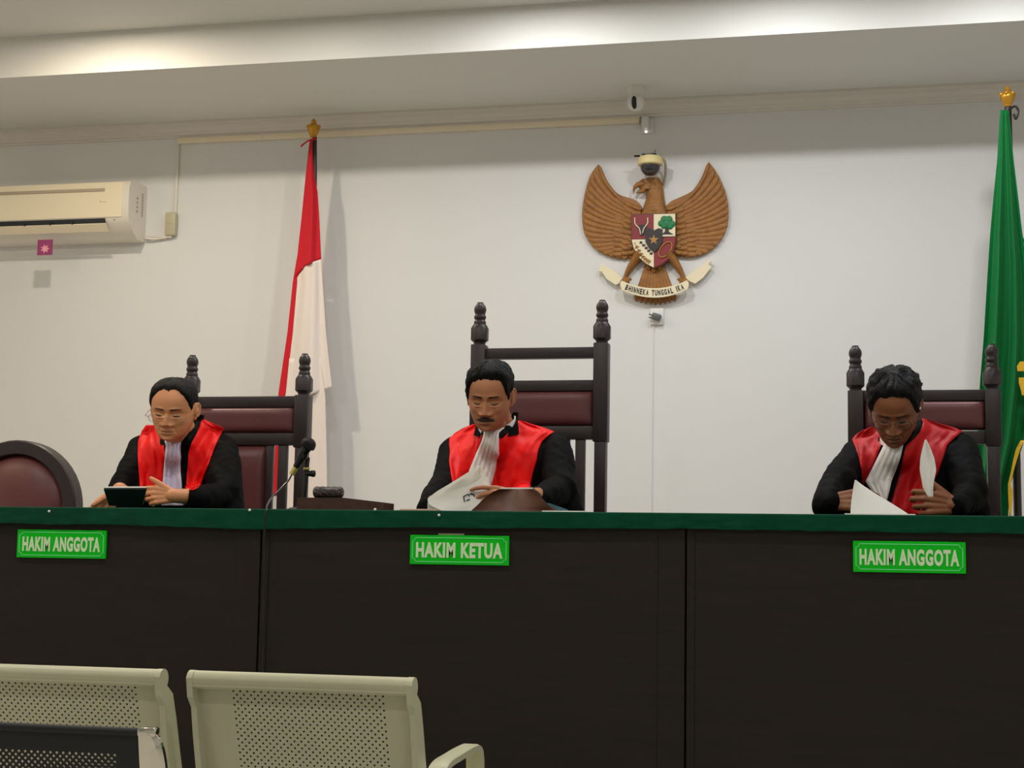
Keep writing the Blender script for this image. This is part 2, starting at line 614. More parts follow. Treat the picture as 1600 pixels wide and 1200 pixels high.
def felt(u, v):
    x = lerp(XL + .01, XR - .01, u)
    px = interp(x, [XL, W(200, 800, BENCH_Y).x, W(410, 800, BENCH_Y).x, W(640, 800, BENCH_Y).x, W(1072, 800, BENCH_Y).x, XR], [.050, .054, .062, .051, .046, .050])
    dz = px + .004 * noise.noise(Vector((x * 5, 0, 3))) + .002 * noise.noise(Vector((x * 21, 1, 3)))
    fy = BENCH_Y - .014
    if v < .55:
        t = v / .55
        y = lerp(BENCH_Y + .57, fy + .004, t)
        return (x, y, TOP + .0006 * noise.noise(Vector((x * 9, y * 9, 0))))
    if v < .6:
        t = (v - .55) / .05
        return (x, fy + .004 - .004 * math.sin(t * PI / 2), TOP - .004 * (1 - math.cos(t * PI / 2)))
    t = (v - .6) / .4
    rip = (.0035 * noise.noise(Vector((x * 13, t * 2, 7))) + .002 * math.sin(x * 31 + 2 * noise.noise(Vector((x * 3, 0, 0))))) * t
    return (x, fy - abs(rip) * 1.6 - .001, TOP - .004 - (dz - .004) * t)


mb = MB().slab(felt, nx, 40, lambda p, u, v: (0, .0016, 0) if v > .6 else (0, 0, -.0016))
tag(obj('green_tablecloth', mb, M_FELT, smooth=True, angle=180), 'dark green felt cloth draped over the whole judges bench', 'tablecloth')

for i, (px, py, w) in enumerate(((77, 799, 'below the round-backed chair'), (390, 797, 'near the seam left of the microphone cable'), (686, 805, 'under the white papers in the middle'),
                                 (586, 796, 'below the wooden gavel base'))):
    p = W(px, py, BENCH_Y - .017)
    o = obj('push_pin', MB().lathe([(.0038, -.003), (.0042, .001), (.003, .004), (.0005, .0052)], p, (0, -1, 0), 12), M_WPLASTIC)
    tag(o, 'small white push pin in the green cloth ' + w, 'pin', 'push pins in the green cloth')


# ------------------------------------------------------------------ lettering
def text_mesh(body, cx, cz, y, width, height, bold=0.03, depth=.0012, face=-1):
    """letters standing in the XZ plane at y, facing -Y"""
    cu = bpy.data.curves.new('t', 'FONT')
    cu.body = body
    cu.size = 1.0
    cu.offset = bold
    cu.extrude = 0.02
    cu.resolution_u = 3
    cu.space_character = 1.12
    o = bpy.data.objects.new('t', cu)
    COL.objects.link(o)
    dg = bpy.context.evaluated_depsgraph_get()
    me = bpy.data.meshes.new_from_object(o.evaluated_get(dg))
    vs = np.array([v.co[:] for v in me.vertices])
    fs = [tuple(p.vertices) for p in me.polygons]
    bpy.data.objects.remove(o)
    bpy.data.curves.remove(cu)
    lo, hi = vs.min(0), vs.max(0)
    x = (vs[:, 0] - (lo[0] + hi[0]) / 2) / (hi[0] - lo[0]) * width + cx
    z = (vs[:, 1] - (lo[1] + hi[1]) / 2) / (hi[1] - lo[1]) * height + cz
    yy = y - (vs[:, 2] - lo[2]) / (hi[2] - lo[2]) * depth
    return np.stack([x, yy, z], 1), fs


for (x0, y0, x1, y1, txt, lb, tw) in ((27.5, 828, 166, 872, 'HAKIM ANGGOTA', 'green name sign reading HAKIM ANGGOTA on the left bench section', .875),
                                      (641, 836.5, 795.5, 882.5, 'HAKIM KETUA', 'green name sign reading HAKIM KETUA in the middle of the bench', .875),
                                      (1333, 846, 1509, 895, 'HAKIM ANGGOTA', 'green name sign reading HAKIM ANGGOTA on the right bench section', .885)):
    Y = BENCH_Y - .005
    cy = (y0 + y1) / 2
    a, b = W(x0, cy, Y), W(x1, cy, Y)
    cx = (a.x + b.x) / 2
    wd = b.x - a.x
    pm = (x0 + x1) / 2
    zt, zb = W(pm, y0, Y).z, W(pm, y1, Y).z
    cz, ht = (zt + zb) / 2, zt - zb
    t = thing('name_sign', lb, 'sign', (cx, Y, zb), 'green name signs on the bench')
    obj('sign_plate', MB().box((cx - wd / 2, Y - .003, zb), (cx + wd / 2, Y + .005, zt), .0008), M_SIGN, t, smooth=False)
    # notched border line
    m_, c_ = .008, .009
    X0, X1, Z0, Z1 = cx - wd / 2 + m_, cx + wd / 2 - m_, zb + m_, zt - m_
    poly = []
    for (sx, sz, ax, az) in ((X0, Z0, 1, 1), (X1, Z0, -1, 1), (X1, Z1, -1, -1), (X0, Z1, 1, -1)):
        arc = [(sx + ax * c_ * math.sin(q), sz + az * c_ * math.cos(q)) for q in (0, PI / 4, PI / 2)]
        arc = [(sx, sz + az * c_), (sx + ax * c_ * .75, sz + az * c_ * .75), (sx + ax * c_, sz)]
        if (ax, az) in ((-1, 1), (1, -1)):
            arc = arc[::-1]
        poly += arc
    poly.append(poly[0])
    bm_ = MB()
    for i in range(len(poly) - 1):
        p, q = Vector((poly[i][0], Y - .004, poly[i][1])), Vector((poly[i + 1][0], Y - .004, poly[i + 1][1]))
        d = (q - p).normalized()
        n = Vector((-d.z, 0, d.x)) * .0011
        p, q = p - d * .0008, q + d * .0008
        bm_.prism([p - n, q - n, q + n, p + n], (0, .0014, 0))
    obj('border_line', bm_, M_SIGN_E, t, smooth=False)
    obj('lettering', text_mesh(txt, cx, cz - .001, Y - .003, wd * tw, ht * .53, .045), M_SIGN_T, t, smooth=False)
# strip of tape above the middle sign
a, b = W(685, 834.5, BENCH_Y - .003), W(725, 835.5, BENCH_Y - .003)
tag(obj('tape_strip', MB().box((a.x, BENCH_Y - .003, a.z - .002), (b.x, BENCH_Y, a.z + .002)), M_OLIVE, smooth=False), 'short pale strip of tape above the middle sign', 'tape')


# ------------------------------------------------------------------ high-backed judges' chairs
def judge_chair(label, pxl, pxr, ytop, rails, cush, low, Y=5.73, knob=None):
    """pxl, pxr: pixel columns of the post centres; rails: list of (top,bottom) rows; cush: rows; low: lower rail rows"""
    pc = (pxl + pxr) / 2
    zz = lambda r: W(pc, r, Y).z
    xl, xr = W(pxl, 640, Y).x, W(pxr, 640, Y).x
    cx = (xl + xr) / 2
    root = thing('judge_chair', label, 'chair', (cx, Y, DAIS_Z), 'high-backed judges chairs')
    ztop = zz(ytop)
    for x in (xl, xr):
        h = .027
        z0 = ztop - .160
        m = MB()
        m.box((x - h, Y - .03, zz(low[1] + 4)), (x + h, Y + .03, z0), .004)
        # octagonal block and turned finial
        m.lathe([(h * .86, z0 - .004), (h * .80, z0 + .004), (h * .86, z0 + .009), (h * 1.24, z0 + .018), (h * 1.24, z0 + .062), (h * .98, z0 + .074), (h * .9, z0 + .077)], (x, Y, 0), seg=8, phase=PI / 8)
        f = lambda r, q: (r, z0 + q)
        m.lathe([f(.0215, .074), f(.0225, .080), f(.0225, .087), f(.0195, .091), f(.0185, .094), f(.0210, .098), f(.0228, .103), f(.0222, .108), f(.0195, .112), f(.0185, .115),
                 f(.0205, .121), f(.0225, .128), f(.0228, .135), f(.0205, .144), f(.0160, .151), f(.0125, .155), f(.0115, .157), f(.0115, .160), f(.001, .160)], (x, Y, 0), seg=24)
        h2 = .021
        m.box((x - h2, Y - .026, zz(low[1] + 4) - .28), (x + h2, Y + .026, zz(low[1] + 4) + .01), .004)
        obj('back_post', m, M_DARKWOOD, root)
        m = MB()
        m.box((x - h2, Y - .026, DAIS_Z), (x + h2, Y + .026, zz(low[1] + 4) - .27), .004)
        obj('leg', m, M_DARKWOOD, root)
    for (a, b) in rails:
        obj('back_rail', MB().box((xl + .02, Y - .018, zz(b)), (xr - .02, Y + .018, zz(a)), .003), M_DARKWOOD, root)
    obj('lower_rail', MB().box((xl + .02, Y - .018, zz(low[1])), (xr - .02, Y + .018, zz(low[0])), .003), M_DARKWOOD, root)
    # padded upper cushion

    def pad(x0, x1, z0, z1, y0, d):
        n = 22

        def fn(u, v):
            e = (1 - abs(2 * u - 1) ** 7) * (1 - abs(2 * v - 1) ** 5)
            return (lerp(x0, x1, u), y0 - d * max(e, 0) ** .42, lerp(z0, z1, v))
        return MB().slab(fn, 30, n, (0, .02, 0))
    obj('upper_cushion', pad(xl + .027, xr - .022, zz(cush[1]), zz(cush[0]), Y - .002, .038), M_MAROON, root, angle=180)
    zl = zz(low[1])
    seat = DAIS_Z + .46
    for s in (-1, 1):
        xo = xl if s < 0 else xr
        for k, wd in ((.075, .018), (.128, .014)):
            x = xo - s * k
            obj('back_slat', MB().box((x - wd, Y - .012, seat - .05), (x + wd, Y + .012, zl + .01), .003), M_DARKWOOD, root)
    obj('lower_cushion', pad(xl + .142, xr - .142, seat, zl + .005, Y - .002, .035), M_MAROON, root, angle=180)
    # seat, arms, front legs
    obj('seat_frame', MB().box((xl - .01, Y - .46, seat - .09), (xr + .01, Y + .02, seat - .04), .005), M_DARKWOOD, root)

    def sf(u, v):
        e = (1 - abs(2 * u - 1) ** 6) * (1 - abs(2 * v - 1) ** 6)
        return (lerp(xl + .01, xr - .01, u), lerp(Y - .46, Y - .03, v), seat - .04 + .045 * max(e, 0) ** .4)
    obj('seat', MB().slab(sf, 24, 24, (0, 0, -.02)), M_MAROON, root, angle=180)
    for x in (xl, xr):
        obj('leg', MB().box((x - .022, Y - .46, DAIS_Z), (x + .022, Y - .415, seat + .12), .004), M_DARKWOOD, root)
        obj('armrest', MB().box((x - .026, Y - .48, seat + .12), (x + .026, Y - .02, seat + .148), .008), M_DARKWOOD, root)
    for yy in (Y - .44, Y):
        obj('stretcher', MB().box((xl + .015, yy - .012, DAIS_Z + .15), (xr - .015, yy + .012, DAIS_Z + .18), .003), M_DARKWOOD, root)
    return root, xl, xr


judge_chair('dark wood high-backed chair with maroon pads behind the judge at the left', 298, 474, 554, [(620, 637)], (637.5, 677), (678, 696))
judge_chair('tallest dark wood chair with an extra open top rail behind the moustached judge', 747.5, 939.5, 471, [(544, 561), (595, 612)], (612, 666), (667, 687))
judge_chair('dark wood high-backed chair with maroon pads in front of the green flag', 1337, 1551, 539, [(610, 627)], (627.5, 672), (674, 694))

# round-backed chair at the left
Y = 5.72
c = W(27, 793, Y)
R = (c - W(123, 786, Y)).length
root = thing('round_back_chair', 'dark wood chair with a round maroon padded back at the far left', 'chair', (c.x, Y, DAIS_Z))
m = MB()
rr = []
for k in range(49):
    a = 2 * PI * k / 48
    u = Vector((math.cos(a), 0, math.sin(a)))
    rr.append([c + u * R + Vector((0, dy, 0)) for dy in (.035, -.025)][::1] + [c + u * (R - .006) + Vector((0, -.032, 0)), c + u * (R - .052) + Vector((0, -.032, 0)),
              c + u * (R - .056) + Vector((0, -.026, 0)), c + u * (R - .056) + Vector((0, .035, 0))])
m.rings(rr, cap=False)
obj('back_frame', m, M_DARKWOOD, root)
m = MB()
m.lathe([(.0, .055), (R * .25, .053), (R * .45, .046), (R * .6, .035), (R * .7, .022), (R - .062, .006), (R - .055, -.005), (R - .055, -.03), (0, -.03)], c, (0, -1, 0), 48)
obj('back_cushion', m, M_MAROON, root, angle=180)
s_ = DAIS_Z + .46
obj('seat', MB().box((c.x - .23, Y - .45, s_ - .06), (c.x + .23, Y + .02, s_), .03), M_MAROON, root)
for sx in (-1, 1):
    obj('back_support', MB().box((c.x + sx * .12 - .02, Y - .01, s_ - .03), (c.x + sx * .12 + .02, Y + .03, c.z - R * .7), .004), M_DARKWOOD, root)
    for yy in (Y - .42, Y):
        obj('leg', MB().box((c.x + sx * .2 - .022, yy - .02, DAIS_Z), (c.x + sx * .2 + .022, yy + .022, s_ - .03), .004), M_DARKWOOD, root)


# ------------------------------------------------------------------ flags
def cloth_rows(rows, Y, nfold, amp, seed, thick=.004, nu=60, per=8, droop=0.0, lean=0.0):
    """a hanging cloth from photo rows (py, left px, right px): folds run down the cloth, gathered at the top"""
    ys = [r[0] for r in rows]
    y0, y1 = ys[0], ys[-1]
    nv = max(24, int((y1 - y0) / per))

    def fn(u, v):
        py = lerp(y0, y1, v)
        a, b = interp(py, ys, [r[1] for r in rows]), interp(py, ys, [r[2] for r in rows])
        px = lerp(a, b, u)
        w = (b - a) / pxm(px, Y)
        ph = u * nfold * PI * 2 + seed + .9 * noise.noise(Vector((u * 2, v * 1.5, seed)))
        d = amp * min(1, w / .12) * (math.sin(ph) + .35 * math.sin(ph * 1.9 + 1 + seed + v * 2)) * (.35 + .65 * v)
        q = W(px, py, Y + d + lean * v)
        return q
    return MB().slab(fn, nu, nv, (0, thick, 0))


def spear_finial(px, ytop, ybot, Y, parent):
    p0, p1 = W(px, ybot, Y), W(px, ytop, Y)
    h = p1.z - p0.z
    m = MB()
    m.lathe([(.012, 0), (.018, h * .03), (.015, h * .10), (.018, h * .16), (.0225, h * .26), (.0285, h * .40), (.030, h * .50), (.026, h * .60), (.016, h * .68), (.012, h * .74),
             (.014, h * .79), (.011, h * .87), (.006, h * .94), (.001, h)], (p0.x, Y, p0.z), seg=20)
    for k in range(6):
        a_ = k * PI / 3 + .3
        m.ell((p0.x + .027 * math.cos(a_), Y + .027 * math.sin(a_), p0.z + h * .58), (.008, .008, h * .10), seg=10)
    return obj('finial', m, M_GOLD, parent)


def flag_pole(px_top, ytop, Y, parent, px_bot, r=.0125):
    a = W(px_top, ytop, Y)
    b = Vector((W(px_bot, 800, Y).x, Y, DAIS_Z + .05))
    obj('pole', MB().tube([b, lerp(b, a, .5), a], [r, r, r * .9], 16), M_POLE, parent)
    obj('base', MB().lathe([(.12, 0), (.12, .03), (.10, .05), (.04, .07), (.02, .12), (.02, .2), (.014, .2)], (b.x, Y, DAIS_Z)), M_GOLD, parent)


FY = 7.16
root = thing('indonesian_flag', 'red and white flag hanging limp on a black pole against the wall', 'flag', (W(492, 800, FY).x, FY, DAIS_Z))
flag_pole(491.5, 214, FY, root, 499)
spear_finial(489.5, 185, 216, FY, root)
f1 = [(218, 484, 493), (250, 480.5, 494.5), (280, 477, 496.5), (340, 471, 498), (400, 464.5, 501), (405, 464, 501)]
YF = FY - .03
red = MB()
b1 = lambda px: interp(px, [457, 463, 475, 488, 501], [440, 429, 416, 409, 405])


def upper(u, v):
    # red upper part: bottom boundary slants
    px_b = lerp(460, 501.5, u)
    yb = b1(px_b)
    py = lerp(218, yb, v)
    xl = interp(py, [218, 280, 340, 400, 435], [484, 477, 471, 464.5, 460])
    xr = interp(py, [218, 250, 280, 300, 340, 405], [488, 489, 492, 496, 498.5, 501.5])
    px = lerp(xl, xr, u)
    d = .012 * math.sin(u * 7 + 1) * (.4 + v) + .004 * math.sin(u * 15 + v * 3)
    return W(px, py, YF + d)


red.slab(upper, 36, 40, (0, .004, 0))
obj('red_cloth', red, M_FRED, root, angle=180)
white = MB()


def lower(u, v):
    px_b = lerp(460, 501.5, u)
    yt = b1(px_b)
    ybm = lerp(628, 606, u)
    py = lerp(yt, ybm, v)
    xl = interp(py, [405, 440, 520, 620], [464, 464.5, 457.5, 445.5])
    xr = interp(py, [405, 520, 607, 640], [501.5, 509, 518.5, 519])
    px = lerp(xl, xr, u)
    d = .012 * math.sin(u * 7 + 1 + .5 * v) * (.8 + v * .6) + .004 * math.sin(u * 15 + v * 3)
    return W(px, py, YF + d)


white.slab(lower, 36, 50, (0, .004, 0))
obj('white_cloth', white, M_FWHITE, root, angle=180)
obj('red_edge_cloth', cloth_rows([(370, 470, 480), (405, 463.5, 475), (440, 457.5, 472), (520, 449, 464), (600, 437, 452), (620, 434.5, 444), (700, 429.5, 437.5), (775, 426.5, 433)], YF + .018, .6, .003, 1, nu=10), M_FRED, root, angle=180)
obj('white_back_cloth', cloth_rows([(560, 452, 500), (620, 446, 508), (700, 438, 510), (790, 431, 511), (850, 428, 512)], FY - .020, 1.6, .004, 3), M_FWHITE, root, angle=180)
obj('tie_cord', MB().tube(crom([W(494, 217, YF), W(484, 219, YF), W(477, 223, YF), W(470, 229, YF)], 5), .004, 8), M_FRED, root)

GY = 6.7
root = thing('green_court_flag', 'green flag with gold fringe hanging on a black pole at the right edge', 'flag', (W(1582, 800, GY).x, GY, DAIS_Z))
flag_pole(1575, 166, GY, root, 1592, .016)
spear_finial(1574.5, 133, 168, GY, root)
g1 = [(172, 1563, 1576), (200, 1561, 1579), (250, 1558, 1584), (300, 1553, 1590), (360, 1547.5, 1597), (411, 1544, 1604), (527, 1537, 1612), (600, 1531, 1612), (690, 1527, 1600), (730, 1526, 1587), (760, 1525, 1578), (830, 1524, 1574)]
obj('green_cloth', cloth_rows(g1, GY - .06, 2.4, .028, .6, nu=90), M_FGREEN, root, angle=180)
obj('gold_fringe', cloth_rows([(688, 1595, 1601), (700, 1588, 1595), (715, 1584, 1590), (735, 1580, 1584), (757, 1575, 1579), (768, 1575, 1583), (806, 1577, 1580)], GY - .075, .5, .006, 1, nu=8), M_FRINGE, root, angle=180)
m = MB()
m.add(*(lambda mb_: (mb_.v, mb_.f))(cloth_rows([(565, 1594, 1606), (572, 1589, 1606), (580, 1590, 1606)], GY - .11, .3, .004, 2, nu=8, per=.7)))
m.add(*(lambda mb_: (mb_.v, mb_.f))(cloth_rows([(590, 1592, 1606), (598, 1592, 1606), (612, 1596, 1606), (618, 1597, 1606)], GY - .11, .3, .004, 2, nu=8, per=1.1)))
obj('gold_emblem', m, M_FRINGE, root, angle=180)
obj('tie_bow', MB().tube(crom([W(1576, 172, GY - .04), W(1586, 166, GY - .05), W(1591, 174, GY - .05), W(1587, 186, GY - .05), W(1584, 178, GY - .05)], 6), .005, 8), M_POLE, root)
obj('green_tassel', MB().tube(crom([W(1594, 369, GY - .02), W(1599, 375, GY - .05), W(1606, 382, GY - .05)], 6), .006, 8), M_FGREEN, root)

# ------------------------------------------------------------------ air conditioner, conduits, cameras
Y0 = WALL_Y
axr = W(229, 330, Y0).x
axl = axr - .82
zt_, zb_ = W(215, 285.5, Y0 - .1).z, W(215, 373, Y0 - .1).z
h_ = zt_ - zb_
root = thing('air_conditioner', 'cream split air conditioner mounted high on the wall at the left', 'air conditioner', (axr, Y0, zb_))
D_ = .20
P_ = [(0, zb_), (0, zt_), (-.10, zt_), (-.16, zt_ - .004), (-.185, zt_ - .016), (-.198, zt_ - .05), (-.2, zt_ - .12), (-.197, zt_ - .19), (-.18, zb_ + .062), (-.13, zb_ + .022), (-.09, zb_)]
P_ = [(y, z) for y, z in P_]
m = MB().rings([[Vector((x, Y0 + y, z)) for y, z in P_] for x in (axl, axl + .004, axr - .004, axr)])
obj('housing', m, M_AC2, root, angle=50)
# front panel, a little proud of the housing
fp = [(-.186, zt_ - .014), (-.2, zt_ - .05), (-.2025, zt_ - .12), (-.1995, zt_ - .192), (-.196, zt_ - .192), (-.197, zt_ - .12), (-.195, zt_ - .05), (-.18, zt_ - .012)]
obj('front_panel', MB().rings([[Vector((x, Y0 + y, z)) for y, z in fp] for x in (axl + .01, axr - .035)]), M_AC, root, angle=50)
obj('panel_strip', MB().box((axl + .02, Y0 - .2045, zt_ - .062), (axr - .13, Y0 - .198, zt_ - .047), .001), M_GREYP, root)
obj('air_slot', MB().box((axl + .02, Y0 - .194, zb_ + .066), (axr - .125, Y0 - .17, zb_ + .088)), M_SLOT, root)
lv = [(-.195, zb_ + .062), (-.198, zb_ + .058), (-.165, zb_ + .026), (-.158, zb_ + .03)]
obj('louver', MB().rings([[Vector((x, Y0 + y - .004, z)) for y, z in lv] for x in (axl + .02, axr - .118)]), M_AC, root, smooth=False)
for q in (.42, .30, .56):
    obj('louver_hinge', MB().box((axr - q, Y0 - .203, zb_ + .058), (axr - q + .006, Y0 - .19, zb_ + .074)), M_BLACK, root)
obj('sensor_window', MB().box((axr - .085, Y0 - .190, zb_ + .078), (axr - .070, Y0 - .178, zb_ + .09), .002), M_BLACK, root)
obj('brand_mark', MB().box((axr - .152, Y0 - .2035, zt_ - .118), (axr - .148, Y0 - .2015, zt_ - .110)).box((axr - .142, Y0 - .2035, zt_ - .117), (axr - .118, Y0 - .2015, zt_ - .115)), M_GREYP, root)
m = MB()
for i in range(11):
    z = zt_ - .045 - i * .011
    m.box((axr - .0005, Y0 - .060, z - .007), (axr + .0008, Y0 - .040, z))
for i in range(4):
    z = zt_ - .075 - i * .022
    m.box((axr - .0005, Y0 - .115, z - .012), (axr + .0008, Y0 - .098, z))
obj('side_print', m, M_GREYP, root, smooth=False)

a = W(57, 399, Y0 - .2)
b = W(83, 377, Y0 - .2)
root = thing('paper_tag', 'small magenta card with a pink flower hanging below the air conditioner', 'tag', (a.x, Y0 - .19, a.z))
yy = Y0 - .185
a, b = W(58, 399, yy), W(83, 376, yy)
obj('card', MB().box((a.x, yy - .001, a.z), (b.x, yy, b.z + .006)), M_PINK, root, smooth=False)
m = MB()
cxm, czm = (a.x + b.x) / 2, (a.z + b.z) / 2 - .004
pts = []
for k in range(14):
    r_ = .027 if k % 2 == 0 else .013
    an = k * PI / 7
    pts.append(Vector((cxm + math.cos(an) * r_, yy - .0015, czm + math.sin(an) * r_ * .9)))
m.prism(pts, (0, .0008, 0))
obj('flower_print', m, M_PINK2, root, smooth=False)

# conduits
zc_ = lambda px, py: W(px, py, Y0)
root = thing('cable_trunking', 'white cable trunking running under the cornice and down beside the air conditioner', 'conduit', zc_(279, 222))
p0, p1, p2 = zc_(279, 224), zc_(411, 217), zc_(1000, 190)
zt1 = zc_(640, 208).z
zt1 = ZC + CB - .012
obj('horizontal_duct', MB().box((p0.x, Y0 - .020, zt1 - .018), (p2.x, Y0, zt1 + .011), .002), M_AC, root)
obj('duct_joint', MB().box((p1.x - .002, Y0 - .022, zt1 - .019), (p1.x + .002, Y0, zt1 + .012), .002), M_AC2, root)
pb = zc_(273, 336)
obj('vertical_duct', MB().box((p0.x - .006, Y0 - .012, pb.z), (p0.x + .009, Y0, zt1 - .006), .002), M_AC2, root)
a, b = zc_(261, 371), zc_(279, 333)
a, b = W(261, 370, Y0), W(279, 333, Y0)
root = thing('junction_box', 'yellowed plastic socket box on the wall right of the air conditioner', 'socket', (a.x, Y0, a.z))
obj('box_body', MB().box((a.x, Y0 - .035, a.z), (b.x, Y0, b.z), .008), M_OLIVE, root)
obj('box_seam', MB().box((a.x + .01, Y0 - .037, (a.z + b.z) / 2 - .002), (a.x + .03, Y0 - .034, (a.z + b.z) / 2), 0), M_GREYP, root)
m = MB()
for k in range(3):
    m.tube(crom([W(226, 368 + k * 2, Y0 - .03), W(240, 370 + k * 2 + (k % 2), Y0 - .02), W(255, 370 + k, Y0 - .02), W(268, 371 - k, Y0 - .02)], 8), .0035, 8)
tag(obj('power_cable', m, M_AC2), 'short tangled white cables between the air conditioner and the socket box', 'cable')

# vertical wall cable under the emblem
a, b = W(1021.5, 505, Y0), W(1018, 900, Y0)
tag(obj('hanging_cord', MB().tube([(a.x, Y0 - .002, a.z), (a.x - .003, Y0 - .002, (a.z + b.z) / 2), (a.x - .004, Y0 - .002, b.z - .3)], .0022, 8), M_WPLASTIC), 'thin white cord running straight down the wall below the emblem', 'cord')
a, b = W(1016, 508, Y0), W(1036, 484, Y0)
root = thing('wall_socket', 'white wall socket under the carved emblem with an open grey plug cover', 'socket', (a.x, Y0, a.z))
obj('socket_plate', MB().box((a.x, Y0 - .012, a.z), (b.x + .004, Y0, b.z + .006), .003), M_WPLASTIC, root)
p = W(1026, 494, Y0 - .03)
obj('plug', MB().box((p.x - .022, Y0 - .045, p.z - .018), (p.x + .02, Y0 - .012, p.z + .012), .006, rot=Matrix.Rotation(.3, 3, 'Y')).tube([p + Vector((-.02, 0, .005)), p + Vector((-.036, 0, .010))], .003, 8).tube(
    [p + Vector((-.02, 0, -.008)), p + Vector((-.036, 0, -.004))], .003, 8), mat('grey_plug', (88, 92, 92), 0.4), root)

# ceiling camera
cy_ = WZ(990, 137, ZC).y
p = W(993, 160, cy_)
root = thing('ceiling_camera', 'white ball security camera with a dark lens slot hanging from the soffit', 'camera', (p.x, cy_, ZC))
obj('mount', MB().lathe([(.042, 0), (.042, -.010), (.034, -.022), (.031, -.035), (.026, p.z + .03 - ZC)], (p.x, p.y, ZC)), M_WPLASTIC, root)
rs = .041
p = Vector(p)
obj('ball_housing', MB().ell(p, (rs, rs, rs)), M_WPLASTIC, root)
d = (Vector((CAM.x - 1.3, CAM.y, CAM.z)) - p).normalized()
u = d.cross(Vector((0, 0, 1))).normalized()
v_ = u.cross(d)
Rm = Matrix((u, v_, d)).transposed()
pc_ = p + d * (rs * .80)
obj('lens_slot', MB().ell(pc_, (.0135, .030, .0125), Rm), M_BLACK, root, angle=180)
# power adapter
p = W(1012, 196, Y0)
root = thing('power_adapter', 'white plug adapter with a glowing light in a wall socket under the cornice', 'adapter', (p.x, Y0, p.z))
obj('outlet_plate', MB().box((p.x - .028, Y0 - .010, p.z - .042), (p.x + .030, Y0, p.z + .03), .003), M_WPLASTIC, root)
obj('adapter_body', MB().box((p.x - .024, Y0 - .045, p.z - .022), (p.x + .010, Y0 - .01, p.z + .034), .007), M_WPLASTIC, root)
obj('indicator', MB().lathe([(.004, 0), (.004, .002), (0, .003)], (p.x - .006, Y0 - .011, p.z - .033), (0, -1, 0), 12), M_LED, root)
# dome camera on bracket
p = W(1016, 252, Y0 - .10)
root = thing('dome_camera', 'cream ringed dome camera with a smoked dome above the carved eagle head', 'camera', (p.x, Y0, p.z))
m = MB().lathe([(.0, .026), (.03, .026), (.052, .018), (.058, .006), (.060, -.006), (.058, -.018), (.048, -.022), (0, -.022)], p, seg=36)
obj('dome_ring', m, mat('cream_ring_plastic', (226, 208, 150), .4), root)
obj('smoked_dome', MB().lathe([(.046, -.018), (.046, -.028), (.043, -.042), (.034, -.056), (.02, -.065), (.001, -.068)], p, seg=32), M_SMOKE, root, angle=180)
obj('mount_plate', MB().box((p.x - .035, Y0 - .13, p.z + .024), (p.x + .03, Y0 - .02, p.z + .031), .002), M_BLACK, root)
obj('wall_bracket', MB().tube(crom([(p.x + .045, Y0 - .11, p.z + .02), (p.x + .066, Y0 - .08, p.z), (p.x + .062, Y0 - .03, p.z - .05), (p.x + .05, Y0 - .005, p.z - .09)], 6), .006, 8), M_GREYP, root)
obj('antenna_stub', MB().tube([p + Vector((-.045, -.02, .022)), p + Vector((-.072, -.02, .022))], .0045, 8), M_BLACK, root)
obj('camera_wire', MB().tube(crom([(p.x, Y0 - .02, p.z + .03), (p.x + .006, Y0 - .004, p.z + .05), (p.x + .008, Y0 - .003, p.z + .08)], 5), .002, 6), M_GREYP, root)


# ------------------------------------------------------------------ carved eagle emblem
EY = Y0


def E(px, py, d=0.0):
    return W(px, py, EY - d)


p = E(1022, 470)
root = thing('eagle_emblem', 'carved brown wooden eagle emblem with a painted shield and motto ribbon', 'emblem', (p.x, EY, p.z))


def bez(a, b, c, n):
    return [a * (1 - t) ** 2 + b * 2 * t * (1 - t) + c * t * t for t in [i / n for i in range(n + 1)]]


def feather(mb_, pts, w0, w1, d0, h, tip=True):
    """a raised feather blade along 2-D pixel points"""
    n = len(pts)
    rr = []
    for i, p_ in enumerate(pts):
        t = i / (n - 1)
        q = pts[min(i + 1, n - 1)] - pts[max(i - 1, 0)]
        q = Vector((-q.y, q.x)).normalized()
        w_ = lerp(w0, w1, t) * (1 if t < .86 else math.sqrt(max(0, 1 - ((t - .86) / .14) ** 2)) * .97 + .03)
        ring = []
        for k in range(7):
            a_ = PI * k / 6
            s = math.cos(a_)
            pp = p_ + q * (w_ * s)
            ring.append(E(pp.x, pp.y, d0 + h * math.sin(a_) * (1 if w_ > 1 else .4)))
        ring.append(E(*(p_ - q * w_), .001))
        ring.append(E(*(p_ + q * w_), .001))
        rr.append(ring)
    mb_.rings(rr)


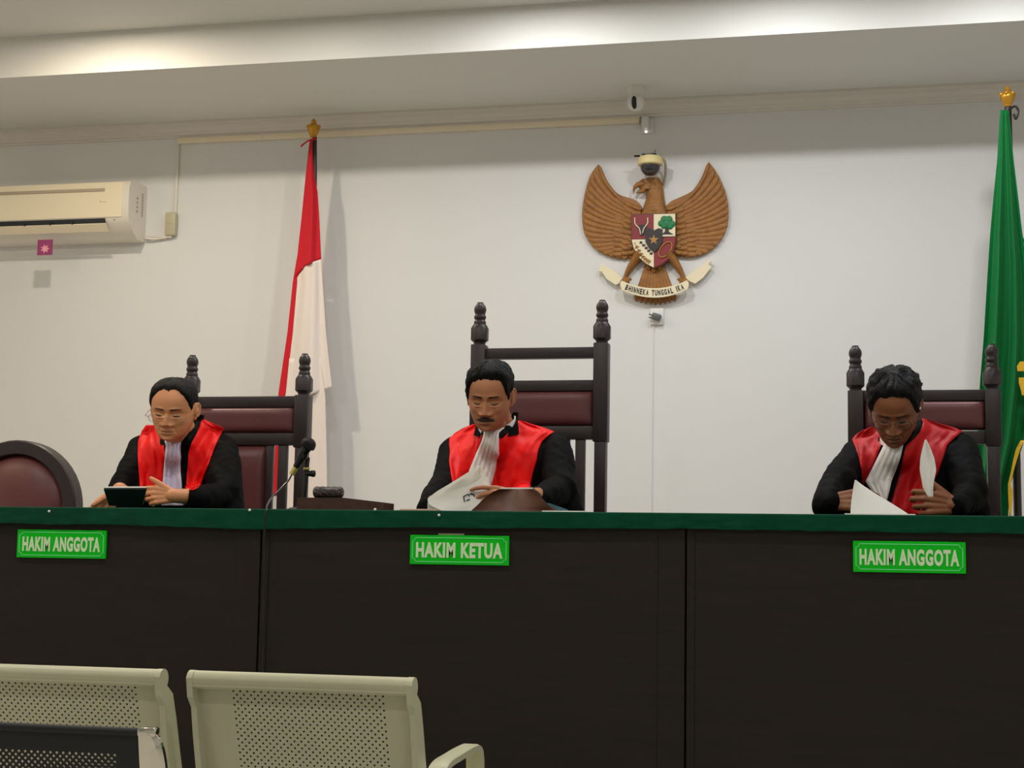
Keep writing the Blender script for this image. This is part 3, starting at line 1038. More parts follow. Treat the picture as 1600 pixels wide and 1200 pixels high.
def wing(side):
    m = MB()
    if side < 0:
        outer = [(936, 258), (926, 271), (919, 288), (912.5, 316), (910.5, 342), (914.5, 366), (929, 387), (949, 398), (972, 403), (986, 400)]
        inner = [(990, 380), (1000, 345), (1003, 326), (998, 317), (989, 312), (970, 306), (952, 292), (941, 272)]
    else:
        outer = [(1107.5, 254), (1117, 266), (1127, 284), (1136, 309), (1138.5, 336), (1135, 358), (1124, 378), (1106, 393), (1082, 400), (1062, 398)]
        inner = [(1056, 380), (1046, 345), (1041, 326), (1046, 319), (1052, 314.5), (1067, 308), (1086, 297), (1101, 276)]
    r0_, r1_ = ((1000, 330), (990, 392)) if side < 0 else ((1044, 330), (1056, 392))
    rc = crom([(a, b, 0) for a, b in outer], 12)
    outer = [Vector((q.x, q.y)) for q in rc]
    ri = crom([(outer[-1].x, outer[-1].y, 0)] + [(a, b, 0) for a, b in inner] + [(outer[0].x, outer[0].y, 0)], 4)[1:-1]
    m.prism([E(q.x, q.y, .001) for q in outer] + [E(q.x, q.y, .001) for q in ri], (0, -.020, 0))
    L = [0]
    for i in range(1, len(outer)):
        L.append(L[-1] + (outer[i] - outer[i - 1]).length)
    n = 19
    sg = side
    for i in range(n):
        t = i / (n - 1)
        s = L[-1] * (t ** .95) * .985
        j = min(max(k for k in range(len(L)) if L[k] <= s), len(L) - 2)
        tipp = outer[j] + (outer[j + 1] - outer[j]) * ((s - L[j]) / (L[j + 1] - L[j]))
        rt = Vector((lerp(r0_[0], r1_[0], t), lerp(r0_[1], r1_[1], t)))
        mid = (rt + tipp) / 2
        nrm_ = Vector((-(tipp - rt).y, (tipp - rt).x)).normalized() * (-sg)
        if nrm_.y < 0:
            nrm_ = -nrm_
        bowk = lerp(.20, .05, t) * (tipp - rt).length
        ctrl = mid + nrm_ * bowk + Vector((sg * 5 * (1 - t), 0))
        pts = bez(rt, ctrl, tipp + (tipp - ctrl).normalized() * .6, 20)
        feather(m, pts, 2.6, 5.0 if i else 3.2, .016 + .0004 * (n - i), .0055)
    for r_, (len_, cnt, w_) in enumerate(((46, 12, 3.4), (28, 10, 3.2), (15, 8, 3.0))):
        for i in range(cnt):
            t = i / (cnt - 1)
            rt = Vector((lerp(r0_[0], r1_[0], t) - sg * 2, lerp(r0_[1] - 4, r1_[1], t)))
            an = lerp(math.radians(22), math.radians(-8), t)
            tp = rt + Vector((sg * math.cos(an), -math.sin(an))) * len_ * lerp(1.0, .8, t)
            ctrl = (rt + tp) / 2 + Vector((0, 4))
            feather(m, bez(rt, ctrl, tp, 8), w_, w_ * 1.15, .022 + .004 * r_, .005)
    return m


obj('wing', wing(-1), M_WOODC, root, angle=50)
obj('wing', wing(1), M_WOODC, root, angle=50)


def relief(rows, d0, h, n=14, rough=0.0, zig=0):
    m = MB()
    rr = []
    ys = [r[0] for r in rows]
    nv = max(8, int((ys[-1] - ys[0]) / 2.5))
    for j in range(nv + 1):
        py = lerp(ys[0], ys[-1], j / nv)
        a, b = interp(py, ys, [r[1] for r in rows]), interp(py, ys, [r[2] for r in rows])
        ring = []
        for k in range(n + 1):
            t = k / n
            px = lerp(a, b, t)
            hh = h * math.sqrt(max(0, 1 - (2 * t - 1) ** 2))
            hh += rough * (math.sin(px * 1.1 + (j % 2) * PI) * .5 + math.sin(py * 1.1)) * hh / h
            ring.append(E(px, py, d0 + hh))
        ring.append(E(b, py, .001))
        ring.append(E(a, py, .001))
        rr.append(ring)
    m.rings(rr)
    return m


body = relief([(277, 1012, 1029), (281, 1006, 1032), (290, 1009, 1036), (300, 1010, 1037), (310, 1009.5, 1038), (322, 1006, 1040), (332, 1001, 1044), (345, 997, 1048),
               (375, 990, 1052), (396, 986, 1056), (402, 994, 1050), (410, 1006, 1038), (416, 1010, 1034)], .014, .032, rough=.0025)
obj('body', body, M_WOODC, root, angle=60)
m = MB()
m.add(*(lambda q: (q.v, q.f))(relief([(279, 1004, 1020), (284, 998, 1020), (290, 996, 1020), (295, 1000, 1018)], .03, .018)))
m.tube(crom([E(1006, 287, .04), E(996, 289, .045), (E(991, 295, .045)), E(990, 303, .045)], 6), [.016, .015, .0145, .014, .013, .0125, .012, .011, .0105, .010, .009, .008, .007, .006, .005, .004, .003, .002, .001], 10)
m.tube(crom([E(1008, 296, .04), E(1000, 300, .04), E(994, 301, .04)], 6), [.011, .0105, .010, .0095, .009, .008, .007, .006, .005, .004, .003, .0025, .002], 10)
obj('beak', m, M_WOODC, root, angle=60)
p = E(1004, 283, .05)
obj('eye', MB().ell(p, (.004, .003, .004)), M_EMB, root)
for s in (-1, 1):
    X = (lambda x: 2045 - x) if s > 0 else (lambda x: x)
    m = MB()
    P = [(1000, 398), (991, 409), (982, 423), (976, 436)]
    m.tube(crom([E(X(x), y, .018) for x, y in P], 6), [lerp(.052, .014, (k / 18) ** .65) for k in range(19)], 12, flat=.6)
    for dx, dy in ((-9, 6), (-3, 9), (5, 7), (9, 1)):
        m.tube(crom([E(X(978), 436, .03), E(X(978 + dx * .6), 436 + dy * .5, .045), E(X(978 + dx), 436 + dy, .03)], 5), [.011, .011, .011, .010, .010, .009, .008, .006, .005, .004, .002], 8)
    obj('leg', m, M_WOODC, root, angle=60)
# tail
m = MB()
for i in range(9):
    t = i / 8
    tp = Vector((lerp(993, 1055, t), 471 + 6 * math.sin(t * PI)))
    pts = bez(Vector((lerp(1012, 1034, t), 412)), Vector((lerp(1004, 1042, t), 440)), tp, 12)
    feather(m, pts, 3.4, 5.2, .008, .010)
obj('tail', m, M_WOODC, root, angle=60)
m = MB()
for (x, y, l_) in ((1022, 424, 16), (1014, 420, 12), (1030, 420, 12)):
    feather(m, [Vector((x, y - l_ + k * l_ / 6)) for k in range(8)], 4.5, 4.5, .02, .012)
obj('tail_covert', m, M_WOODC, root, angle=60)

# shield
sd = .055


def flat(poly, d, th=.004):
    return MB().prism([E(x, y, d) for x, y in poly], (0, th, 0))


shield_bm = flat([(986, 334), (1056, 333), (1056, 378), (1053, 393), (1046, 405), (1035, 414), (1022.5, 419.5), (1009, 413), (997, 402), (989, 388), (986.5, 376)], sd - .004, .04)
sh = obj('shield', shield_bm, M_WOODD, root, smooth=False)
obj('red_quarter', flat([(987.5, 335.5), (1021, 335), (1021, 373), (987.5, 374)], sd), M_EMR, sh, smooth=False)
obj('cream_quarter', flat([(1021.5, 334.5), (1055, 334), (1055, 369), (1021.5, 370)], sd), M_EMW, sh, smooth=False)
obj('cream_quarter', flat([(987, 374.5), (1021.5, 373.5), (1021.5, 418), (1009, 411.5), (998, 401.5), (990.5, 388)], sd), M_EMW, sh, smooth=False)
obj('red_quarter', flat([(1022, 373.5), (1055, 370), (1055, 378), (1052, 392), (1045, 404), (1034, 412.5), (1022, 418)], sd), M_EMR, sh, smooth=False)
obj('centre_shield', flat([(1008, 358), (1015, 356.5), (1022, 360), (1029, 356.5), (1035, 358), (1034.5, 378), (1030, 387), (1022, 394), (1014, 388), (1008.5, 378)], sd + .008, .012), M_EMB, sh, smooth=False)
st = []
for k in range(10):
    r_ = 8.5 if k % 2 == 0 else 3.2
    st.append((1021.5 + r_ * math.sin(k * PI / 5), 374.5 - r_ * math.cos(k * PI / 5)))
obj('gold_star', flat(st, sd + .010, .003), M_EMO, sh, smooth=False)
m = MB()
m.prism([E(x, y, sd + .004) for x, y in ((996, 353), (1001, 351), (1006, 351), (1011, 353), (1008, 360), (1005, 368), (1001, 368), (998, 360))], (0, .004, 0))
obj('bull_head', m, M_EMB, sh, smooth=False)
m = MB()
m.tube(crom([E(992, 340, sd + .003), E(992, 348, sd + .003), E(995, 353, sd + .003), E(999, 357, sd + .003), E(1001, 366, sd + .003)], 5), .0025, 8)
m.tube(crom([E(1012, 340, sd + .003), E(1012, 348, sd + .003), E(1009, 353, sd + .003), E(1006, 357, sd + .003), E(1004, 364, sd + .003)], 5), .0025, 8)
obj('bull_horns', m, M_EMW, sh)
m = MB()
for (x, y, r_) in ((1033, 349, 5), (1038, 343, 6), (1045, 343, 6), (1050, 350, 5.5), (1042, 349, 7), (1037, 353, 4.5), (1047, 354, 4.5)):
    q = E(x, y, sd + .002)
    k_ = r_ / pxm(1022, EY)
    m.ell(q, (k_, .005, k_))
obj('banyan_crown', m, M_EMG, sh)
obj('banyan_trunk', flat([(1039.5, 353), (1044, 353), (1045, 362), (1052, 366), (1034, 366), (1039, 362)], sd + .003, .003), M_EMB, sh, smooth=False)
m = MB()
for k in range(5):
    x, y = 1001 + k * 4, 379 + k * 4.3
    m.prism([E(x - 1, y - 2.2, sd + .003), E(x + 3, y - 1.4, sd + .003), E(x + 2, y + 1.8, sd + .003), E(x - 2, y + 1, sd + .003)], (0, .003, 0))
obj('cotton_sprig', m, M_EMB, sh, smooth=False)
m = MB()
sp = [Vector((991 + t * 25, 378 + t * 32 - 6 * math.sin(t * PI) * -1)) for t in [i / 8 for i in range(9)]]
m.tube([E(q.x, q.y, sd + .003) for q in sp], .0015, 6)
for i in range(1, 8):
    for s in (-1, 1):
        q = sp[i]
        dv = (sp[i] - sp[i - 1]).normalized()
        nn = Vector((-dv.y, dv.x)) * s
        e_ = q + dv * 3 + nn * 3.5
        m.tube([E(q.x, q.y, sd + .004), E((q.x + e_.x) / 2, (q.y + e_.y) / 2, sd + .004), E(e_.x, e_.y, sd + .004)], [.002, .003, .001], 6)
obj('rice_sprig', m, M_EMO, sh)
m = MB()
c0 = Vector((1039.5, 390))
pts = []
for k in range(33):
    a_ = 2 * PI * k / 32
    lx, ly = 14 * math.cos(a_), 7.5 * math.sin(a_)
    an = math.radians(-52)
    q = c0 + Vector((lx * math.cos(an) - ly * math.sin(an), lx * math.sin(an) + ly * math.cos(an)))
    pts.append(E(q.x, q.y, sd + .004))
m.tube(pts, [.0034 if k % 2 else .0022 for k in range(33)], 8)
obj('chain_ring', m, M_EMO, sh)

# ribbon


def rib(x):
    return 457.5 - 14 * ((x - 1022.5) / 55) ** 2 * (1 if x < 1022 else 1.05)


def ribf(u, v):
    x = lerp(969, 1076, u)
    e = min(1, (1 - abs(2 * u - 1)) / .05)
    hh = 7.2 * (math.sqrt(max(0, 1 - (1 - e) ** 2)) * .7 + .3)
    y = rib(x)
    sl = (rib(x + 1) - rib(x - 1)) / 2
    return E(x - sl * (lerp(-hh, hh, v)) * -.0, y + lerp(-hh, hh, v), .058)


ban = obj('motto_ribbon', MB().slab(ribf, 40, 4, (0, .012, 0)), M_EMW, root, smooth=False)
for (pp_, yyy) in ((((935, 424), (941, 410), (945, 415), (956, 421), (969, 431), (975, 438), (962, 445), (948, 436), (940, 424)), 0),
                   (((1112, 408), (1106, 405), (1098, 414), (1084, 424), (1072, 432), (1072, 437), (1086, 443), (1098, 434), (1106, 424), (1112, 417), (1107, 412)), 0)):
    obj('ribbon_tail', flat(pp_, .03, .014), M_EMW, root, smooth=False)
txt = 'BHINNEKA TUNGGAL IKA'
MV, MF = [], []
n = len(txt)
wts = [0.55 if c in 'I' else (.8 if c == ' ' else 1) for c in txt]
tot = sum(wts)
acc = 0
for i, c in enumerate(txt):
    cx_ = 977 + (1068.5 - 977) * (acc + wts[i] / 2) / tot
    acc += wts[i]
    if c == ' ':
        continue
    q = E(cx_, rib(cx_), .0585)
    k_ = 1 / pxm(1022, EY)
    vs, fs = text_mesh(c, 0, 0, 0, (3.7 if c != 'I' else 1.2) * k_, 9.0 * k_, .03, .0015)
    sl = (rib(cx_ + 1) - rib(cx_ - 1)) / 2
    an = -math.atan(sl) - .02
    ca, sa = math.cos(an), math.sin(an)
    b0 = len(MV)
    for vv in vs:
        MV.append((q.x + vv[0] * ca - vv[2] * sa, q.y + vv[1], q.z + vv[0] * sa + vv[2] * ca))
    MF += [tuple(b0 + j for j in f) for f in fs]
obj('motto_lettering', (MV, MF), M_EMB, ban, smooth=False)


# ------------------------------------------------------------------ waiting seats in the foreground
def perf(mb_, fn, width, length, px_, py_, r, mx0, mx1, my0, my1):
    """sheet with real staggered round holes: fn(u metres, v metres) -> point"""
    rows = int((length - my0 - my1) / py_)
    cols = int((width - mx0 - mx1) / px_)
    gx0 = (width - cols * px_) / 2 if abs(mx0 - mx1) < 1e-6 else mx0

    def q(u0, v0, u1, v1):
        mb_.add([fn(u0, v0), fn(u1, v0), fn(u1, v1), fn(u0, v1)], [(0, 1, 2, 3)])
    q(0, 0, width, my0)
    for j in range(rows):
        v0 = my0 + j * py_
        v1 = v0 + py_
        off = px_ / 2 if j % 2 else 0
        nc = cols - (1 if j % 2 else 0)
        q(0, v0, gx0 + off, v1)
        q(gx0 + off + nc * px_, v0, width, v1)
        for i in range(nc):
            u0 = gx0 + off + i * px_
            u1 = u0 + px_
            cu, cv = (u0 + u1) / 2, (v0 + v1) / 2
            o8 = [(u0, v0), (cu, v0), (u1, v0), (u1, cv), (u1, v1), (cu, v1), (u0, v1), (u0, cv)]
            i8 = [(cu + r * math.cos(a_), cv + r * math.sin(a_)) for a_ in [-PI * .75 + k * PI / 4 for k in range(8)]]
            mb_.add([fn(*p_) for p_ in o8] + [fn(*p_) for p_ in i8], [(k, (k + 1) % 8, 8 + (k + 1) % 8, 8 + k) for k in range(8)])
    v0 = my0 + rows * py_
    q(0, v0, width, length)


def prof_at(P, L, s):
    for i in range(1, len(P)):
        if L[i] >= s or i == len(P) - 1:
            t = (s - L[i - 1]) / (L[i] - L[i - 1])
            return P[i - 1] + (P[i] - P[i - 1]) * t


SY = 3.5
xB0, xB1 = W(297, 1055, SY).x, W(648, 1066, SY).x
xA1 = W(256, 1050, SY).x
wB = xB1 - xB0
zt = W(473, 1053, SY).z
gap = xB0 - xA1
seats = [(xA1 - wB, xA1), (xB0, xB1)]
root = thing('waiting_bench', 'cream metal two-seat waiting bench with perforated backs and an armrest', 'bench', ((seats[0][0] + xB1) / 2, SY + .3, 0))
top = zt
prof = [(.012, top - .022), (.022, top - .06), (.045, top - .12), (.075, top - .20), (.105, top - .28), (.125, top - .33), (.155, top - .365), (.20, top - .385),
        (.30, top - .385), (.42, top - .372), (.50, top - .365), (.525, top - .378)]
PP = [Vector(a) for a in prof]
PP = [Vector((q.x, q.y)) for q in crom([(a, b, 0) for a, b in prof], 5)]
LL = [0]
for i in range(1, len(PP)):
    LL.append(LL[-1] + (PP[i] - PP[i - 1]).length)
backlen = .35


def side_outline(inner):
    """outline of the side plate in the y-z plane"""
    o = []
    cy_, cz_ = .002, top - .023
    for k in range(13):
        a_ = math.radians(-40 + 17 * k * 1.0)
        o.append((cy_ + .025 * math.cos(a_), cz_ + .024 * math.sin(a_)))
    # back edge going down
    back = [(-.012, top - .06), (.012, top - .085), (.028, top - .15), (.052, top - .23), (.075, top - .31), (.105, top - .375), (.16, top - .412), (.30, top - .415), (.44, top - .402), (.51, top - .395)]
    front = [(.54, top - .375), (.50, top - .350), (.42, top - .355), (.30, top - .365), (.21, top - .362), (.165, top - .335), (.138, top - .28), (.108, top - .20), (.080, top - .12), (.055, top - .06)]
    return o, back, front


for (x0, x1) in seats:
    m = MB()
    t0, t1 = x0 + .012, x1 - .012
    m.tube([(t0, SY + .002, top - .021), ((t0 + t1) / 2, SY + .002, top - .021), (t1, SY + .002, top - .021)], .021, 28)
    perf(m, lambda u, v: (t0 + u, SY + prof_at(PP, LL, v).x, prof_at(PP, LL, v).y), t1 - t0, LL[-1] * .46, .0172, .0086, .0027, .080, .050, .020, .0)
    # returned lip below the top tube
    m.box((t0, SY - .018, top - .036), (t1, SY + .014, top - .030), .002)
    obj('backrest', m, M_BEAM, root, angle=35, normals=False)
    m = MB()
    s0 = LL[-1] * .46
    perf(m, lambda u, v: (t0 + u, SY + prof_at(PP, LL, min(s0 + v, LL[-1])).x, prof_at(PP, LL, min(s0 + v, LL[-1])).y), t1 - t0, LL[-1] - s0, .0172, .0086, .0029, .075, .075, .03, .06)
    obj('seat', m, M_BEAM, root, angle=35, normals=False)
    for xx in (x0, x1 - .014):
        o_, b_, f_ = side_outline(0)
        poly = [Vector((xx, SY + a, b)) for a, b in o_ + b_ + f_]
        obj('side_plate', MB().prism(poly, (.014, 0, 0)), M_BEAM, root, smooth=True, angle=30)
obj('beam', MB().box((seats[0][0] - .1, SY + .26, top - .47), (xB1 + .08, SY + .33, top - .42), .006), M_STEEL, root)
for x in (seats[0][0] + .1, xB1 - .15):
    obj('leg', MB().box((x - .02, SY + .27, .02), (x + .02, SY + .32, top - .47), .006), M_STEEL, root)
    obj('foot_bar', MB().box((x - .025, SY + .05, 0), (x + .025, SY + .55, .03), .01), M_STEEL, root)
# armrest: a broad loop beside the right seat
xa = xB1 + .022
d0 = W(716, 1182, 1.0)
ya = xa / d0.x
za = W(716, 1182, ya).z + .006
AP = crom([(0, ya - .20, top - .42), (0, ya - .205, za - .10), (0, ya - .195, za - .03), (0, ya - .15, za - .008), (0, ya - .05, za - .002), (0, ya + .06, za + .002), (0, ya + .13, za), (0, ya + .165, za - .02),
           (0, ya + .172, za - .07), (0, ya + .15, za - .16), (0, ya + .06, top - .40)], 6)
m = MB()
rr = []
for i, q in enumerate(AP):
    d = (AP[min(i + 1, len(AP) - 1)] - AP[max(i - 1, 0)]).normalized()
    nn = Vector((0, -d.z, d.y)) * .010
    hw = .022
    rr.append([Vector((xa - hw, q.y, q.z)) + nn * .7, Vector((xa - hw * .7, q.y, q.z)) + nn, Vector((xa + hw * .7, q.y, q.z)) + nn, Vector((xa + hw, q.y, q.z)) + nn * .7,
               Vector((xa + hw, q.y, q.z)) - nn * .7, Vector((xa + hw * .7, q.y, q.z)) - nn, Vector((xa - hw * .7, q.y, q.z)) - nn, Vector((xa - hw, q.y, q.z)) - nn * .7])
m.rings(rr)
obj('armrest', m, M_BEAM, root, angle=50)

# black mesh chair, nearest to the camera
KY = 2.6
kx1 = W(222, 1140, KY).x
kx0 = kx1 - .48
kz = W(110, 1140, KY).z
root = thing('mesh_chair', 'black perforated chair with chrome side frames, nearest the camera at lower left', 'chair', ((kx0 + kx1) / 2, KY + .2, 0))
prk = crom([(0, 0, 0), (.004, -.04, 0), (.02, -.12, 0), (.05, -.22, 0), (.08, -.30, 0), (.13, -.36, 0), (.22, -.38, 0), (.36, -.375, 0), (.5, -.36, 0)], 5)
PK = [Vector((q.x, kz + q.y)) for q in prk]
LK = [0]
for i in range(1, len(PK)):
    LK.append(LK[-1] + (PK[i] - PK[i - 1]).length)
m = MB()
pk = lambda v: prof_at(PK, LK, min(v, LK[-1]))
perf(m, lambda u, v: (kx0 + u, KY + pk(v).x, pk(v).y), .48, .36, .0122, .0061, .0024, .02, .035, .038, 0)
obj('backrest', m, M_MESHB, root, normals=False)
m = MB()
perf(m, lambda u, v: (kx0 + u, KY + pk(.36 + v).x, pk(.36 + v).y), .48, LK[-1] - .36, .0122, .0061, .0024, .02, .02, .05, .04)
obj('seat', m, M_MESHB, root, normals=False)
obj('top_rail', MB().tube([(kx0, KY, kz), ((kx0 + kx1) / 2, KY, kz), (kx1, KY, kz)], .008, 12), M_MESHB, root)
for s in (0, 1):
    x0 = kx0 - .045 if s == 0 else kx1
    m = MB()
    rr = []
    pts = crom([(0, -.004, .004), (0, -.002, -.01), (0, .006, -.05), (0, .022, -.12), (0, .052, -.22), (0, .085, -.30), (0, .135, -.355), (0, .22, -.375), (0, .36, -.37), (0, .5, -.355)], 4)
    for i, q in enumerate(pts):
        d = (pts[min(i + 1, len(pts) - 1)] - pts[max(i - 1, 0)]).normalized()
        nn = Vector((0, -d.z, d.y)) * .011
        sh_ = .024 * max(0, 1 - i / 9.0) ** 1.6 * (1 if s else -1)
        base = Vector((0, KY + q.y, kz + q.z))
        a_, b_ = (x0, x0 + .045 - sh_) if s else (x0 - sh_, x0 + .045)
        rr.append([Vector((a_, 0, 0)) + base + nn, Vector((b_ - .008, 0, 0)) + base + nn, Vector((b_, 0, 0)) + base + nn * .4, Vector((b_, 0, 0)) + base - nn * .4, Vector((b_ - .008, 0, 0)) + base - nn, Vector((a_, 0, 0)) + base - nn])
    m.rings(rr)
    obj('side_frame', m, M_CHROME, root, angle=40)
    m = MB().box((x0 - .004 if s else x0 + .0, KY - .014, kz - .006), (x0 + .03 if s else x0 + .045, KY + .012, kz + .010), .005)
    obj('corner_cap', m, M_CHROME, root)
    obj('leg', MB().tube([(x0 + .022, KY + .18, kz - .37), (x0 + .022, KY + .17, kz - .55), (x0 + .022, KY + .12, .0)], .014, 12), M_CHROME, root)
    obj('leg', MB().tube([(x0 + .022, KY + .42, kz - .36), (x0 + .022, KY + .44, kz - .55), (x0 + .022, KY + .48, .0)], .014, 12), M_CHROME, root)

# ------------------------------------------------------------------ microphone, gavel
MY = 4.82
TZ = TOP + .0015
root = thing('microphone_stand', 'small black table stand with a side knob holding the microphone', 'microphone stand', (W(472, 790, MY).x, MY, TZ))
bx = W(474, 780, MY).x
obj('stand_base', MB().lathe([(.055, 0), (.055, .006), (.04, .012), (.014, .016)], (bx, MY, TZ), seg=32), M_BLACK, root)
zk = W(480, 740, MY).z
zk2 = W(480, 715, MY).z
xk = W(479, 730, MY).x
obj('stand_pole', MB().tube([(bx, MY, TZ + .01), (lerp(bx, xk, .7), MY, lerp(TZ, zk, .7)), (xk, MY, zk)], .0075, 12).tube([(xk, MY, zk), (xk, MY, (zk + zk2) / 2), (xk + .002, MY, zk2)], .0085, 12), M_BLACK, root)
obj('collar', MB().lathe([(.009, 0), (.0105, .001), (.0105, .006), (.009, .007)], (xk, MY, zk + .012)), M_BRASS, root)
p = W(490, 740, MY)
obj('clamp_knob', MB().tube([(xk, MY, p.z), (p.x - .008, MY, p.z)], .009, 12).lathe([(.004, -.012), (.010, -.008), (.0115, 0), (.010, .004), (.003, .006)], (p.x, MY, p.z), (1, 0, 0), 16), M_BLACK, root)
# microphone
a, b = W(461, 732, MY - .03), W(484, 691, MY - .03)
ax = (b - a).normalized()
root = thing('microphone', 'handheld black microphone with round grille held upright on the small stand', 'microphone', a)
L_ = (b - a).length
obj('mic_body', MB().lathe([(.009, .004), (.0105, .012), (.0125, L_ * .4), (.0155, L_ * .74), (.0175, L_ * .78)], a, ax, 24), M_MICB, root)
obj('grille', MB().lathe([(.0175, L_ * .78), (.0235, L_ * .82), (.0245, L_ * .86), (.0245, L_ * .89), (.0225, L_ * 1.0), (.0175, L_ * 1.08), (.009, L_ * 1.13), (.001, L_ * 1.145)], a, ax, 24), M_MICG, root)
obj('connector', MB().lathe([(.0065, -.022), (.009, -.02), (.009, .006), (.0065, .006)], a, ax, 20), M_BRASS, root)
obj('mic_clip', MB().lathe([(.0165, L_ * .42), (.0165, L_ * .58), (.013, L_ * .58)], a, ax, 20), M_BLACK, root)
q0 = a - ax * .02
pts = crom([q0, W(450, 752, MY - .04), W(436, 766, MY - .08), W(424, 778, MY - .14), W(418, 788, BENCH_Y + .03), W(416, 796, BENCH_Y - .024), W(414, 815, BENCH_Y - .03), W(413, 850, BENCH_Y - .026), W(411, 1000, BENCH_Y - .024), W(408, 1190, BENCH_Y - .024)], 8)
pts = [Vector((p_.x, p_.y, max(p_.z, TZ + .004) if p_.y > BENCH_Y - .015 else p_.z)) for p_ in pts]
tag(obj('microphone_cable', MB().tube(pts, .0028, 8), M_BLACK), 'thin black microphone cable curling over the bench edge and down its front', 'cable')

GYY = 4.78
a, b = W(472, 796, GYY), W(607, 779, GYY)
root = thing('gavel_block', 'flat dark red-brown wooden base under the gavel', 'sound block', ((a.x + b.x) / 2, GYY, TZ))
zt3 = W(500, 778.5, GYY).z
zt4 = W(606, 786, GYY).z
xm = W(545, 780, GYY).x
poly = [Vector((a.x, GYY - .05, TZ)), Vector((b.x, GYY - .05, TZ)), Vector((b.x, GYY - .05, zt4)), Vector((xm, GYY - .05, zt3)), Vector((a.x, GYY - .05, zt3))]
obj('block_body', MB().prism(poly, (0, .11, 0)), M_GBASE, root, smooth=False)
c1, c2 = W(490.5, 769.5, GYY), W(536, 769.5, GYY)
r_ = (W(510, 760, GYY).z - zt3) / 2
zc1 = zt3 + r_
root = thing('gavel', 'carved black wooden gavel lying on its base', 'gavel', (c1.x, GYY, zt3))
ln = c2.x - c1.x
prof = []
for k in range(41):
    t = k / 40
    e = math.sqrt(max(0, 1 - (max(0, abs(2 * t - 1) - .8) / .2) ** 2)) * .35 + .65
    g = 1 - .07 * (0.5 + .5 * math.cos(t * 2 * PI * 5))
    prof.append((r_ * e * g, ln * t))
obj('gavel_head', MB().lathe(prof, (c1.x, GYY, zc1), (1, 0, 0), 28), M_CARVE, root)
obj('gavel_handle', MB().tube(crom([((c1.x + c2.x) / 2, GYY + .01, zc1), ((c1.x + c2.x) / 2 - .02, GYY + .07, zc1 - .004), ((c1.x + c2.x) / 2 - .055, GYY + .2, zc1 - .006)], 6), [.007] * 6 + [.008] * 6 + [.010], 12), M_CARVE, root)


# ------------------------------------------------------------------ papers
def sheet(name, rows, yfn, label, cat='paper', m=M_PAPER, group=None, th=.0012, nu=16, root=None):
    ys = [r[0] for r in rows]

    def fn(u, v):
        py = lerp(ys[0], ys[-1], v)
        px = lerp(interp(py, ys, [r[1] for r in rows]), interp(py, ys, [r[2] for r in rows]), u)
        return W(px, py, yfn(u, v))
    o = obj(name, MB().slab(fn, nu, 18, (0, th, 0)), m, root, angle=60)
    if root is None:
        tag(o, label, cat, group)
    return o


BT = 797
# centre judge papers
root = thing('paper_stack', 'fanned white printed pages in front of the moustached judge', 'papers', W(715, 798, 4.80))
sheet('page', [(727, 748, 751.5), (740, 728, 757), (755, 704, 762), (768, 682, 767), (780, 667, 769), (785, 669, 769), (790, 674, 766), (799, 694, 745)], lambda u, v: 4.80 + .05 * math.sin(u * 2.2) + .08 * (1 - v), None, root=root)
sheet('page', [(745, 722, 762), (768, 684, 768), (780, 668, 771), (788, 671, 771), (800, 688, 752)], lambda u, v: 4.815 + .05 * math.sin(u * 2.2) + .06 * (1 - v), None, root=root)
sheet('page', [(776, 676, 772), (786, 668, 772), (800, 668, 760)], lambda u, v: 4.83 + .05 * math.sin(u * 2.2) + .02 * (1 - v), None, root=root)
m = MB()
for (x0, y0, x1, y1, w_) in ((724, 776, 732, 772, 1.0), (732, 772, 734, 780, 1.0), (734, 780, 726, 784, 1.0), (726, 784, 724, 776, 1.0), (734, 771.5, 741, 773, 1.4), (741, 773, 741, 788, 1.0)):
    p_, q_ = W(x0, y0, 4.832), W(x1, y1, 4.832)
    ux = (x0 - 680) / 90
    yv = 4.80 + .05 * math.sin(max(0, (x0 - 672) / 97) * 2.2) + .08 * (1 - (y0 - 727) / 72) - .004
    p_, q_ = W(x0, y0, yv), W(x1, y1, yv)
    d = (q_ - p_).normalized()
    nn = d.cross(Vector((0, 1, 0))).normalized() * (w_ / 480)
    m.prism([p_ - nn, q_ - nn, q_ + nn, p_ + nn], (0, .0008, 0))
obj('printed_mark', m, M_INK, root, smooth=False)
root = thing('document_folder', 'open brown leather folder standing half open in front of the moustached judge', 'folder', W(800, 798, 4.72))
FR = [(764, 781, 833.5), (768, 771, 838), (774, 762, 843), (780, 755, 848), (786, 749, 853), (792, 743, 860), (798, 736, 872), (801, 734, 876)]
sheet('cover', FR, lambda u, v: 4.70 + .05 * math.sin(u * PI) - .0 * v + .04 * (1 - v), None, m=M_FOLDER, th=.003, nu=30, root=root)
sheet('inner_page', [(761.8, 783, 832), (765, 780, 834), (775, 765, 840)], lambda u, v: 4.712 + .05 * math.sin(u * PI) + .04, None, m=M_PAPER, root=root)
tag(sheet('plastic_sleeve', [(786, 846, 858), (791, 848, 872), (796, 850, 886), (799, 850, 890)], lambda u, v: 4.80, 'x', m=M_SLEEVE), 'teal plastic document sleeve lying right of the brown folder', 'folder')
p = W(885, 797, 4.70)
tag(obj('flat_papers', MB().box((W(850, 797, 4.65).x, 4.62, TZ), (W(917, 797, 4.65).x, 4.8, TZ + .004)), M_PAPER, smooth=False), 'flat stack of white sheets on the bench right of the folder', 'papers')
tag(obj('wooden_ruler', MB().box((W(626, 796, 4.65).x, 4.64, TZ), (W(684, 796, 4.65).x, 4.67, TZ + .006), .001), mat('pale_pink_wood', (216, 178, 150), .5), smooth=False), 'pale wooden ruler lying on the green cloth left of the white pages', 'ruler')

